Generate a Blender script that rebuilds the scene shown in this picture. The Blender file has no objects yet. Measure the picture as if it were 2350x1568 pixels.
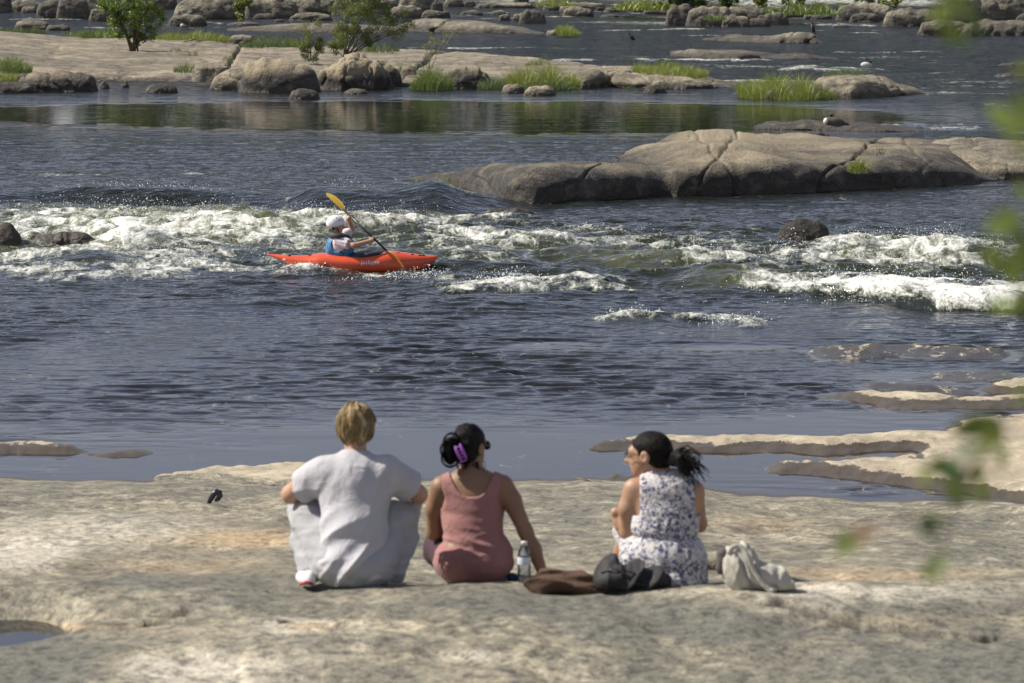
import bpy, math, random
import numpy as np
from mathutils import Vector, Matrix, Euler
random.seed(7); np.random.seed(7)
SC = bpy.context.scene; COL = SC.collection
R = math.radians
# ------------------------------------------------------------------ camera, sky, sun, exposure
CAMH = 4.75; FP = 2350/36*135; HZ = -80.0
PITCH = math.atan((784-HZ)/FP); CP, SP = math.cos(PITCH), math.sin(PITCH)
cam = bpy.data.cameras.new('camera'); camo = bpy.data.objects.new('camera', cam); COL.objects.link(camo)
cam.lens = 135; cam.sensor_width = 36; cam.clip_start = .1; cam.clip_end = 5000
camo.location = (0, 0, CAMH); camo.rotation_euler = (math.pi/2-PITCH, 0, 0)
cam.dof.use_dof = True; cam.dof.focus_distance = 60; cam.dof.aperture_fstop = 8
SC.camera = camo
SUN_EL, SUN_AZ = R(46), R(-85)        # azimuth measured from +Y towards +X
w = bpy.data.worlds.new('World'); SC.world = w; w.use_nodes = True
nt = w.node_tree; bg = nt.nodes['Background']; sky = nt.nodes.new('ShaderNodeTexSky')
sky.sky_type = 'NISHITA'; sky.sun_disc = False; sky.sun_elevation = SUN_EL; sky.sun_rotation = SUN_AZ
sky.air_density = 1.0; sky.dust_density = .6; sky.ozone_density = 2.0
tint = nt.nodes.new('ShaderNodeMix'); tint.data_type = 'RGBA'; tint.blend_type = 'MULTIPLY'; tint.inputs[0].default_value = 1
tint.inputs[7].default_value = (1.04, .97, 1.0, 1); hs = nt.nodes.new('ShaderNodeHueSaturation'); hs.inputs['Saturation'].default_value = .62
nt.links.new(sky.outputs[0], hs.inputs['Color']); nt.links.new(hs.outputs[0], tint.inputs[6])
nt.links.new(tint.outputs[2], bg.inputs[0]); bg.inputs[1].default_value = .075
sl = bpy.data.lights.new('sun', 'SUN'); so = bpy.data.objects.new('sun', sl); COL.objects.link(so)
sl.energy = 5.0; sl.angle = R(.5); sl.color = (1, .94, .83)
sd = Vector((math.sin(SUN_AZ)*math.cos(SUN_EL), math.cos(SUN_AZ)*math.cos(SUN_EL), math.sin(SUN_EL)))
so.rotation_euler = sd.to_track_quat('Z', 'Y').to_euler(); so.location = sd*50
SC.view_settings.view_transform = 'Standard'; SC.view_settings.look = 'None'
SC.view_settings.exposure = .42; SC.view_settings.gamma = 1
# ------------------------------------------------------------------ helpers: rays
def ray(px, py):
    dx = (np.asarray(px, float)-1175)/FP; dy = -(np.asarray(py, float)-784)/FP
    return dx, CP+dy*SP, -SP+dy*CP
def at(px, py, z=0.):
    dx, dy, dz = ray(px, py); t = (z-CAMH)/dz
    return dx*t, dy*t, z+0*dx*t
def at_y(px, py, Y):
    dx, dy, dz = ray(px, py); t = Y/dy
    return dx*t, Y+0*t, CAMH+dz*t
def proj(x, y, z=0.):
    d = y*CP-(z-CAMH)*SP; u = y*SP+(z-CAMH)*CP
    return 1175+FP*x/d, 784-FP*u/d
# ------------------------------------------------------------------ helpers: noise
_rs = np.random.RandomState(3); _P = _rs.permutation(512).astype(np.int64); _P = np.concatenate([_P, _P])
_G = _rs.normal(size=(512, 3)); _G /= np.linalg.norm(_G, axis=1)[:, None]; _G = _G.astype(np.float32)
_A = np.linspace(0, 2*np.pi, 512, endpoint=False); _G2 = np.stack([np.cos(_A), np.sin(_A)], 1).astype(np.float32)
def n2(x, y, s=0):
    x = np.asarray(x, float)+s*17.3; y = np.asarray(y, float)+s*9.1
    xi = np.floor(x).astype(np.int64); yi = np.floor(y).astype(np.int64)
    xf = (x-xi).astype(np.float32); yf = (y-yi).astype(np.float32)
    u = xf*xf*xf*(xf*(xf*6-15)+10); v = yf*yf*yf*(yf*(yf*6-15)+10); o = 0
    for i in (0, 1):
        for j in (0, 1):
            g = _G2[_P[(_P[(xi+i) & 511]+yi+j) & 511]]
            o = o+(u if i else 1-u)*(v if j else 1-v)*(g[..., 0]*(xf-i)+g[..., 1]*(yf-j))
    return o*1.5
def n3(x, y, z, s=0):
    x = np.asarray(x, float)+s*17.3; y = np.asarray(y, float)+s*9.1; z = np.asarray(z, float)+s*5.7
    xi = np.floor(x).astype(np.int64); yi = np.floor(y).astype(np.int64); zi = np.floor(z).astype(np.int64)
    xf = (x-xi).astype(np.float32); yf = (y-yi).astype(np.float32); zf = (z-zi).astype(np.float32)
    u, v, q = [t*t*(3-2*t) for t in (xf, yf, zf)]; o = 0
    for i in (0, 1):
        for j in (0, 1):
            h = _P[(_P[(xi+i) & 511]+yi+j) & 511]
            for k in (0, 1):
                g = _G[_P[(h+zi+k) & 511]]
                o = o+(u if i else 1-u)*(v if j else 1-v)*(q if k else 1-q)*(g[..., 0]*(xf-i)+g[..., 1]*(yf-j)+g[..., 2]*(zf-k))
    return o*1.5
def fb2(x, y, o=4, s=0, r=.5):
    a = 1; t = 0
    for i in range(o): t = t+a*n2(x*2**i, y*2**i, s+i); a *= r
    return t
def fb3(x, y, z, o=4, s=0, r=.5):
    a = 1; t = 0
    for i in range(o): t = t+a*n3(x*2**i, y*2**i, z*2**i, s+i); a *= r
    return t
def sst(a, b, x):
    t = np.clip((x-a)/(b-a), 0, 1); return t*t*(3-2*t)
# ------------------------------------------------------------------ helpers: meshes
def mk(name, V, F, mat=None, parent=None, attrs=None, smooth=True):
    """V (n,3), F list of int arrays (m,k). Links ONE mesh object."""
    V = np.ascontiguousarray(V, dtype=np.float32); F = F if isinstance(F, (list, tuple)) else [F]
    F = [np.asarray(f, np.int32) for f in F if len(f)]
    me = bpy.data.meshes.new(name); me.vertices.add(len(V)); me.vertices.foreach_set('co', V.ravel())
    nl = sum(f.size for f in F); nf = sum(len(f) for f in F)
    me.loops.add(nl); me.loops.foreach_set('vertex_index', np.concatenate([f.ravel() for f in F]))
    tot = np.concatenate([np.full(len(f), f.shape[1], np.int32) for f in F]); st = np.concatenate([[0], np.cumsum(tot)[:-1]]).astype(np.int32)
    me.polygons.add(nf); me.polygons.foreach_set('loop_start', st); me.polygons.foreach_set('loop_total', tot)
    me.polygons.foreach_set('use_smooth', np.full(nf, smooth)); me.update(calc_edges=True)
    for k, a in (attrs or {}).items():
        at_ = me.attributes.new(k, 'FLOAT', 'POINT'); at_.data.foreach_set('value', np.ascontiguousarray(a, dtype=np.float32).ravel())
    if mat: me.materials.append(mat)
    o = bpy.data.objects.new(name, me); COL.objects.link(o)
    if parent: o.parent = parent
    return o
def tag(o, label=None, cat=None, group=None, kind=None):
    if label: o['label'] = label
    if cat: o['category'] = cat
    if group: o['group'] = group
    if kind: o['kind'] = kind
    return o
def empty(name, loc, label, cat, rz=0, group=None):
    o = bpy.data.objects.new(name, None); COL.objects.link(o); o.location = loc; o.rotation_euler = (0, 0, rz)
    o.empty_display_size = .1
    return tag(o, label, cat, group)
def grid_faces(nr, nc, wrap=False):
    i = np.arange(nr*nc).reshape(nr, nc)
    if wrap: i = np.concatenate([i, i[:, :1]], 1)
    return np.stack([i[:-1, :-1], i[:-1, 1:], i[1:, 1:], i[1:, :-1]], -1).reshape(-1, 4)
def tube(pts, rad, n=8, cap=True):
    pts = np.asarray(pts, float); rad = np.broadcast_to(np.asarray(rad, float), (len(pts),))
    t = np.gradient(pts, axis=0); t /= np.linalg.norm(t, axis=1)[:, None]+1e-9
    up = np.array([0, 0, 1.]) if abs(t[0][2]) < .9 else np.array([1., 0, 0])
    V = []; u = np.cross(t[0], up); u /= np.linalg.norm(u)
    for p, r, d in zip(pts, rad, t):
        u = u-d*np.dot(u, d); u /= np.linalg.norm(u); v = np.cross(d, u)
        a = np.linspace(0, 2*np.pi, n, endpoint=False)
        V.append(p+r*(np.cos(a)[:, None]*u+np.sin(a)[:, None]*v))
    V = np.concatenate(V); F = [grid_faces(len(pts), n, True)]
    if cap and n <= 64:
        F.append(np.arange(n)[None, ::-1]); F.append((np.arange(n)+(len(pts)-1)*n)[None])
    return V, F
def merge(parts):
    V = []; D = {}; o = 0
    for v, F in parts:
        V.append(v)
        for f in (F if isinstance(F, (list, tuple)) else [F]):
            f = np.asarray(f)
            if len(f): D.setdefault(f.shape[1], []).append(f+o)
        o += len(v)
    return np.concatenate(V), [np.concatenate(x) for x in D.values()]
# ------------------------------------------------------------------ helpers: implicit surfaces
def cap(P, a, b, ra, rb=None):
    rb = ra if rb is None else rb; a = np.array(a, float); b = np.array(b, float); ba = b-a; bb = max(ba@ba, 1e-9)
    qx, qy, qz = P[0]-a[0], P[1]-a[1], P[2]-a[2]
    t = np.clip((qx*ba[0]+qy*ba[1]+qz*ba[2])/bb, 0, 1)
    return np.sqrt((qx-t*ba[0])**2+(qy-t*ba[1])**2+(qz-t*ba[2])**2)-(ra+(rb-ra)*t)
def ell(P, c, r, rot=None):
    q = [P[0]-c[0], P[1]-c[1], P[2]-c[2]]
    if rot is not None:
        M = np.array(Euler(rot).to_matrix()).T
        q = [M[i][0]*q[0]+M[i][1]*q[1]+M[i][2]*q[2] for i in range(3)]
    k0 = np.sqrt(sum((q[i]/r[i])**2 for i in range(3))); k1 = np.sqrt(sum((q[i]/r[i]**2)**2 for i in range(3)))
    return k0*(k0-1)/(k1+1e-9)
def smin(a, b, k):
    h = np.clip(.5+.5*(b-a)/k, 0, 1); return b*(1-h)+a*h-k*h*(1-h)
def smax(a, b, k): return -smin(-a, -b, k)
def sm(ds, k):
    o = ds[0]
    for d in ds[1:]: o = smin(o, d, k)
    return o
def chain(P, pts, rs, k=.01):
    return sm([cap(P, pts[i], pts[i+1], rs[i], rs[i+1]) for i in range(len(pts)-1)], k)
def sdf_mesh(f, lo, hi, h):
    lo = np.array(lo, float); hi = np.array(hi, float); n = np.ceil((hi-lo)/h/4).astype(int)*4+1
    ax = [lo[i]+h*np.arange(n[i]) for i in range(3)]
    C = np.meshgrid(*[a[::4] for a in ax], indexing='ij'); sh = C[0].shape
    dc = np.asarray(f([c.ravel() for c in C])).reshape(sh)
    D = np.repeat(np.repeat(np.repeat(dc, 4, 0), 4, 1), 4, 2)[:n[0]+3, :n[1]+3, :n[2]+3]
    near = np.abs(dc) < 4*h*2.4
    m = np.zeros(tuple(n), bool); idx = np.argwhere(near)
    for a in range(-2, 3):
        for b in range(-2, 3):
            for c in range(-2, 3):
                q = idx*4+[a, b, c]; ok = np.all((q >= 0) & (q < n), 1); q = q[ok]; m[q[:, 0], q[:, 1], q[:, 2]] = True
    # nearest coarse sample for sign elsewhere
    ii = [np.clip(np.round(np.arange(n[i])/4).astype(int), 0, sh[i]-1) for i in range(3)]
    D = dc[np.ix_(*ii)].astype(np.float32)
    q = np.argwhere(m); D[m] = f([ax[0][q[:, 0]], ax[1][q[:, 1]], ax[2][q[:, 2]]])
    # surface nets
    s = D < 0; n0 = D.shape
    cs = sum(s[i:n0[0]-1+i, j:n0[1]-1+j, k:n0[2]-1+k].astype(np.int8) for i in (0, 1) for j in (0, 1) for k in (0, 1))
    act = (cs > 0) & (cs < 8); ids = -np.ones(act.shape, np.int64); cell = np.argwhere(act); ids[act] = np.arange(len(cell))
    acc = np.zeros((len(cell), 3)); cnt = np.zeros(len(cell)); i, j, k = cell.T
    cor = [(a, b, c) for a in (0, 1) for b in (0, 1) for c in (0, 1)]
    for p in cor:
        for q in cor:
            if p < q and sum(abs(x-y) for x, y in zip(p, q)) == 1:
                a = D[i+p[0], j+p[1], k+p[2]]; b = D[i+q[0], j+q[1], k+q[2]]; x = (a < 0) != (b < 0)
                t = np.where(x, a/(a-b+1e-12), 0)
                for d in range(3): acc[:, d] += np.where(x, p[d]+t*(q[d]-p[d]), 0)
                cnt += x
    V = lo+h*(cell+acc/np.maximum(cnt, 1)[:, None])
    F = []
    for d in range(3):
        e = [slice(None)]*3; g = [slice(None)]*3; e[d] = slice(0, -1); g[d] = slice(1, None)
        A = s[tuple(e)]; B = s[tuple(g)]; X = np.argwhere(A != B); u, v = (d+1) % 3, (d+2) % 3
        ok = (X[:, u] > 0) & (X[:, v] > 0) & (X[:, u] < n0[u]-1) & (X[:, v] < n0[v]-1); X = X[ok]
        sg = A[tuple(X.T)]
        def cid(du, dv):
            Y = X.copy(); Y[:, u] += du; Y[:, v] += dv; return ids[tuple(Y.T)]
        q = np.stack([cid(-1, -1), cid(0, -1), cid(0, 0), cid(-1, 0)], 1)
        q[~sg] = q[~sg][:, ::-1]; q = q[(q >= 0).all(1)]; F.append(q)
    return V, [np.concatenate(F)]
def blob(name, f, lo, hi, h, mat, parent=None):
    V, F = sdf_mesh(f, lo, hi, h); return mk(name, V, F, mat, parent)
# ------------------------------------------------------------------ helpers: node materials
class NB:
    def __init__(s, name):
        s.m = bpy.data.materials.new(name); s.m.use_nodes = True; s.t = s.m.node_tree; s.t.nodes.clear()
        s.out = s.t.nodes.new('ShaderNodeOutputMaterial')
    def n(s, typ, ins=None, **kw):
        d = s.t.nodes.new('ShaderNode'+typ)
        for k, v in kw.items(): setattr(d, k, v)
        for k, v in (ins or {}).items():
            if isinstance(v, bpy.types.NodeSocket): s.t.links.new(v, d.inputs[k])
            else: d.inputs[k].default_value = v
        return d
    def pos(s, scale=(1, 1, 1), obj=False):
        src = s.n('TexCoord').outputs['Object'] if obj else s.n('NewGeometry').outputs['Position']
        return s.n('Mapping', {'Vector': src, 'Scale': scale}).outputs[0]
    def noise(s, vec, scale, det=4, rough=.55, dist=0):
        return s.n('TexNoise', {'Vector': vec, 'Scale': scale, 'Detail': det, 'Roughness': rough, 'Distortion': dist}).outputs[0]
    def ramp(s, x, *st):
        d = s.n('ValToRGB', {'Fac': x}); e = d.color_ramp.elements
        while len(e) < len(st): e.new(.5)
        for k, (p, c) in zip(e, st): k.position = p; k.color = (*c, 1) if hasattr(c, '__len__') else (c, c, c, 1)
        return d.outputs[0]
    def mr(s, x, a, b, c=0., d=1.):
        return s.n('MapRange', {'Value': x, 'From Min': a, 'From Max': b, 'To Min': c, 'To Max': d}).outputs[0]
    def mix(s, f, a, b, mode='MIX'):
        d = s.n('Mix', data_type='RGBA', blend_type=mode)
        for k, v in ((0, f), (6, a), (7, b)):
            if isinstance(v, bpy.types.NodeSocket): s.t.links.new(v, d.inputs[k])
            elif k: d.inputs[k].default_value = (*v[:3], 1) if hasattr(v, '__len__') else (v, v, v, 1)
            else: d.inputs[k].default_value = v
        return d.outputs[2]
    def math(s, op, a, b=0.):
        d = s.n('Math', operation=op)
        for k, v in ((0, a), (1, b)):
            if isinstance(v, bpy.types.NodeSocket): s.t.links.new(v, d.inputs[k])
            else: d.inputs[k].default_value = v
        return d.outputs[0]
    def attr(s, name): return s.n('Attribute', attribute_name=name).outputs['Fac']
    def bump(s, h, dist, st=1., nrm=None):
        i = {'Height': h, 'Distance': dist, 'Strength': st}
        if nrm: i['Normal'] = nrm
        return s.n('Bump', i).outputs[0]
    def bsdf(s, col, rough=.8, nrm=None, **kw):
        i = {'Base Color': col if isinstance(col, bpy.types.NodeSocket) else (*col, 1), 'Roughness': rough}
        if nrm: i['Normal'] = nrm
        for k, v in kw.items(): i[k.replace('_', ' ')] = v
        return s.n('BsdfPrincipled', i).outputs[0]
    def end(s, sh): s.t.links.new(sh, s.out.inputs[0]); return s.m
def simple(name, col, rough=.7, var=.25, sc=8, bump=0, bsc=30, **kw):
    b = NB(name); p = b.pos(obj=True); f = b.noise(p, sc, 4)
    c = b.mix(b.mr(f, .3, .7), [x*(1-var) for x in col], [min(1, x*(1+var)) for x in col])
    n = b.bump(b.noise(p, bsc, 3), bump) if bump else None
    return b.end(b.bsdf(c, rough, n, **kw))
# ================================================================== MATERIALS of the setting
def rock_mat(name, dry, dark, pale, wet=.22, sc=1., wetcol=(.045, .035, .025), lich=.5, bump=.05, top=None):
    b = NB(name); P = b.pos(); Z = b.n('SeparateXYZ', {'Vector': b.n('NewGeometry').outputs['Position']}).outputs[2]
    big = b.noise(P, .35*sc, 5, .6, .6); mid = b.noise(P, 2.2*sc, 6, .65); fin = b.noise(P, 14*sc, 5, .7)
    c = b.mix(b.mr(big, .38, .62), dry, dark); c = b.mix(b.mr(mid, .5, .72, 0, lich), c, pale)
    c = b.mix(b.mr(fin, .35, .7, 0, .55), c, [x*.62 for x in dark])
    st = b.mr(b.noise(b.pos((1, 1, 3)), 1.6*sc, 5, .65), .47, .62, 0, .75); c = b.mix(st, c, [x*.45 for x in dark])
    zz = b.math('ADD', Z, b.mr(mid, .3, .7, -.12, .12))
    c = b.mix(b.mr(zz, wet*.35, wet, .85, 0), c, wetcol)
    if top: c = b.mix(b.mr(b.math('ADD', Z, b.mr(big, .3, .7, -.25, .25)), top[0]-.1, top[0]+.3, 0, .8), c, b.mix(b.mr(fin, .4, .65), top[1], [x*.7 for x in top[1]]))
    h = b.math('ADD', b.math('MULTIPLY', mid, .7), b.math('MULTIPLY', fin, .3))
    return b.end(b.bsdf(c, b.mr(zz, 0, wet*.8, .35, .9), b.bump(h, bump/sc*2)))
M_far = rock_mat('granite_far', (.37, .335, .25), (.14, .125, .10), (.47, .43, .33), .45, .5, bump=.14)
M_fardark = rock_mat('granite_dark', (.13, .115, .095), (.08, .07, .06), (.24, .21, .17), .25, .7)
M_tan = rock_mat('granite_tan', (.42, .355, .245), (.19, .165, .13), (.50, .44, .33), .26, .8, bump=.12)
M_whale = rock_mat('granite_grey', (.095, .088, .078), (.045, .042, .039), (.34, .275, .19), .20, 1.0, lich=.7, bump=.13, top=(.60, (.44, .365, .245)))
M_wet = rock_mat('wet_rock', (.05, .042, .03), (.03, .026, .02), (.10, .085, .06), .8, 1.2)
def ground_mat():
    b = NB('slab_granite'); P = b.pos(); Z = b.n('SeparateXYZ', {'Vector': b.n('NewGeometry').outputs['Position']}).outputs[2]
    big = b.noise(P, .9, 5, .6, .8); mid = b.noise(b.pos((1, .55, 1)), 4, 7, .72, .5); fin = b.noise(b.pos((.8, .55, 1)), 22, 6, .74); spk = b.noise(b.pos((1, .6, 1)), 60, 4, .7)
    c = b.mix(b.mr(big, .40, .60), (.30, .265, .19), (.175, .165, .13))
    c = b.mix(b.mr(mid, .47, .58, 0, .85), c, (.12, .114, .09)); c = b.mix(b.mr(mid, .45, .36, 0, .7), c, (.42, .375, .29))
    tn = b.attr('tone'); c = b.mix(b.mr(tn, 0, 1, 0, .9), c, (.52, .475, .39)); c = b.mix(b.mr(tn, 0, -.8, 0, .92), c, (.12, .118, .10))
    c = b.mix(b.mr(b.attr('tan'), 0, 1, 0, .7), c, (.44, .31, .17))
    mul = lambda col, k: b.mix(1., col, k, 'MULTIPLY')
    c = b.mix(b.mr(fin, .51, .59, 0, .85), c, mul(c, (.38, .38, .39))); c = b.mix(b.mr(fin, .47, .37, 0, .8), c, mul(c, (1.5, 1.48, 1.42)))
    c = b.mix(b.mr(spk, .54, .62, 0, .7), c, mul(c, (.42, .42, .46))); c = b.mix(b.mr(spk, .43, .35, 0, .6), c, mul(c, (1.5, 1.5, 1.45)))
    c = b.mix(b.mr(b.attr('crack'), 0, 1, 0, .9), c, (.05, .042, .034))
    sh = b.attr('shelf'); pale = b.mix(b.mr(mid, .42, .58), (.52, .455, .33), (.29, .25, .185)); pale = b.mix(b.mr(big, .4, .6), pale, (.40, .33, .24)); c = b.mix(b.math('MULTIPLY', sh, .8), c, pale)
    zz = b.math('ADD', b.math('ADD', Z, b.mr(mid, .3, .7, -.02, .02)), b.mr(fin, .3, .7, -.008, .008)); wf = b.mr(zz, .058, .066, 1, 0)
    c = b.mix(b.math('MULTIPLY', wf, .95), c, b.mix(mid, (.080, .058, .032), (.040, .031, .020)))
    c = b.mix(b.attr('dark'), c, b.mix(b.mr(mid, .55, .62), (.055, .05, .045), (.45, .40, .30)))
    h = b.math('ADD', b.math('MULTIPLY', mid, .5), b.math('MULTIPLY', fin, .22))
    return b.end(b.bsdf(c, b.mr(wf, 0, 1, .92, .3), b.bump(h, .035)))
M_ground = ground_mat()
def water_mat():
    b = NB('river_water'); P = b.pos()
    calm = b.attr('calm'); chop = b.attr('chop')
    w1 = b.noise(b.pos((1, 1.3, 1)), 3.2, 3, .5, .5); w2 = b.noise(b.pos((1, 1.6, 1)), 9, 3, .55, .3); w3 = b.noise(b.pos((.5, 1, 1)), 26, 2, .5)
    Yc = b.n('SeparateXYZ', {'Vector': P}).outputs[1]; w0 = b.noise(b.pos((.45, 1, 1)), .9, 4, .6, .4); w0 = b.math('MULTIPLY', w0, b.mr(Yc, 60, 125, .04, .60))
    h = b.math('ADD', b.math('ADD', w0, b.math('MULTIPLY', w1, .085)), b.math('ADD', b.math('MULTIPLY', w2, .014), b.math('MULTIPLY', w3, .005)))
    h2 = b.math('MULTIPLY', h, b.math('MULTIPLY', b.mr(calm, 0, 1, 1., .025), b.mr(Yc, 46, 62, .25, .9)))
    nr = b.bump(h2, 1.0, 1.0)
    body = b.mix(b.attr('aer'), (.010, .013, .009), (.15, .16, .07)); body = b.mix(b.math('MULTIPLY', chop, .35), body, (.035, .042, .022))
    dif = b.n('BsdfDiffuse', {'Color': body, 'Normal': nr}).outputs[0]
    tr = b.n('BsdfTransparent', {'Color': (.62, .52, .36, 1)}).outputs[0]
    base = b.n('MixShader', {0: b.attr('opac'), 1: tr, 2: dif}).outputs[0]
    gl = b.n('BsdfGlossy', {'Color': (.88, .88, .95, 1), 'Roughness': b.mr(calm, 0, 1, .08, .03), 'Normal': nr}).outputs[0]
    fr = b.n('Fresnel', {'IOR': 1.33, 'Normal': nr}).outputs[0]
    surf = b.n('MixShader', {0: fr, 1: base, 2: gl}).outputs[0]
    fn = b.noise(b.pos((.9, .26, 1.2)), 4.5, 8, .70, 1.0); f2 = b.noise(b.pos((1, .35, 1)), 26, 4, .7)
    fv = b.math('ADD', b.attr('foam'), b.math('ADD', b.mr(fn, .3, .7, -.5, .5), b.mr(f2, .3, .7, -.18, .18)))
    ff = b.mr(fv, .30, 1.0, 0, .97)
    fc = b.mix(b.mr(fv, .3, .9), (.34, .37, .26), (.86, .86, .81))
    fb = b.bump(b.math('ADD', b.math('MULTIPLY', fn, .06), b.math('MULTIPLY', f2, .02)), 1.0)
    fs = b.bsdf(fc, .5, fb, Subsurface_Weight=.0)
    return b.end(b.n('MixShader', {0: ff, 1: surf, 2: fs}).outputs[0])
M_water = water_mat()
# ================================================================== GROUND: the big slab, its shelves and the river bed
SHORE = np.array([(-300, 1090), (0, 1096), (100, 1099), (170, 1108), (300, 1105), (420, 1107), (560, 1112), (650, 1112), (800, 1106), (960, 1100), (1190, 1098),
                  (1300, 1108), (1420, 1110), (1600, 1113), (1700, 1126), (1800, 1138), (1960, 1156), (2060, 1150), (2200, 1157), (2350, 1168), (2700, 1180)], float)
SHELF = [
 ([(335, 1104), (400, 1092), (470, 1083), (560, 1080), (660, 1074), (800, 1070), (900, 1082), (960, 1092), (960, 1140), (300, 1140)], .095, 0),
 ([(-80, 1028), (40, 1019), (120, 1025), (200, 1031), (205, 1038), (120, 1044), (-80, 1044)], .075, 0),
 ([(185, 1041), (260, 1034), (330, 1034), (385, 1040), (340, 1048), (260, 1054), (200, 1048)], .035, 0),
 ([(1345, 1022), (1450, 1012), (1600, 1008), (1800, 1011), (1900, 1005), (2050, 1000), (2170, 990), (2185, 975), (2260, 965), (2360, 955), (2700, 950), (2700, 1200),
   (2350, 1160), (2200, 1132), (2080, 1116), (1950, 1100), (1850, 1088), (1760, 1084), (1735, 1075), (1780, 1065), (1900, 1069), (2000, 1063), (2080, 1052),
   (2110, 1044), (2080, 1036), (1980, 1041), (1880, 1046), (1750, 1038), (1600, 1037), (1450, 1035), (1360, 1031)], .09, 0),
 ([(1865, 906), (1920, 901), (2000, 902), (2100, 910), (2250, 917), (2380, 913), (2700, 925), (2700, 940), (2350, 938), (2200, 940), (2060, 942), (2000, 934), (1950, 922)], .085, 0),
 ([(2250, 899), (2290, 884), (2340, 874), (2700, 872), (2700, 910), (2340, 912)], .09, 0),
 ([(1835, 806), (1930, 800), (2060, 797), (2200, 800), (2330, 808), (2300, 828), (2180, 824), (2060, 818), (1960, 828), (1880, 821)], .09, 1),
 ([(1950, 888), (2000, 880), (2080, 882), (2180, 890), (2260, 900), (2200, 910), (2100, 904), (2020, 898)], .06, 1),
 ([(2080, 870), (2160, 850), (2260, 852), (2380, 860), (2380, 878), (2200, 878)], .03, 1),
 ([(1385, 1103), (1420, 1097), (1490, 1097), (1500, 1104), (1440, 1110)], .075, 0)]
def sdpoly(px, py, poly, ys=6.):
    P = np.array(poly, float)*[1, ys]; y = py*ys; d = np.full(px.shape, 1e9); ins = np.zeros(px.shape, bool)
    for a, b in zip(P, np.roll(P, -1, 0)):
        e = b-a; wx = px-a[0]; wy = y-a[1]; t = np.clip((wx*e[0]+wy*e[1])/(e@e), 0, 1)
        d = np.minimum(d, np.hypot(wx-t*e[0], wy-t*e[1]))
        if a[1] != b[1]: ins ^= ((a[1] > y) != (b[1] > y)) & (px < (b[0]-a[0])*(y-a[1])/(b[1]-a[1])+a[0])
    return np.where(ins, d, -d)
CRACKS = [([(1790, 1403), (1830, 1412), (1880, 1424), (1930, 1428), (1990, 1440), (2080, 1436), (2130, 1446)], .045, .045), ([(2140, 1447), (2200, 1452), (2250, 1450), (2300, 1440), (2350, 1443), (2500, 1450)], .02, .05),
          ([(670, 1431), (700, 1434), (740, 1430), (785, 1440)], .045, .06), ([(385, 1412), (440, 1400)], .045, .045), ([(180, 1432), (300, 1440), (400, 1424)], .02, .03),
          ([(800, 1500), (1000, 1490), (1090, 1520)], .008, .01), ([(1200, 1400), (1350, 1392), (1420, 1415), (1480, 1440), (1600, 1450)], .012, .015)]
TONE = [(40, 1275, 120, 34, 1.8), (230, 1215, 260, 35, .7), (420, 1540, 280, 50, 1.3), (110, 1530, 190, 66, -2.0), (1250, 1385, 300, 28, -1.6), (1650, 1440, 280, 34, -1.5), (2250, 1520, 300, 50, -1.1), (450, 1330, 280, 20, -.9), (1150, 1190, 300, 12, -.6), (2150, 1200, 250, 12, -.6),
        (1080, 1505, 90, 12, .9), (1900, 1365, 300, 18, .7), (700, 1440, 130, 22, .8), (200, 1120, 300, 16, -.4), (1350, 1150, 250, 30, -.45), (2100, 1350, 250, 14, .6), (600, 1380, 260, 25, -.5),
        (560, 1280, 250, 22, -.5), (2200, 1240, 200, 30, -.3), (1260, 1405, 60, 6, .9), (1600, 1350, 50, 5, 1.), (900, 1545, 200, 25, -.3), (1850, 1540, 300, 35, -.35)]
TAN = [(570, 1235, 150, 22, 1.), (2000, 1320, 240, 14, .8), (740, 1440, 60, 12, .9), (130, 1440, 160, 7, 1.), (1750, 1200, 120, 20, .4), (430, 1300, 200, 20, .5), (2000, 1430, 200, 10, .3)]
def blobs(px, py, L):
    o = 0*px
    for x, y, rx, ry, v in L: o = o+v*np.exp(-((px-x)/rx)**2-((py-y)/ry)**2)
    return o
SHAL = [(1080, 1012, 170, 18, .9), (560, 1050, 120, 8, .7), (1550, 985, 150, 8, .8), (1250, 795, 320, 16, .8), (1750, 800, 200, 12, .8), (2120, 865, 220, 20, .9), (2000, 950, 200, 8, .8), (1950, 1095, 250, 14, .8), (850, 1065, 150, 12, .7), (1250, 1075, 120, 14, .6), (90, 1062, 80, 4, .7)]
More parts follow.
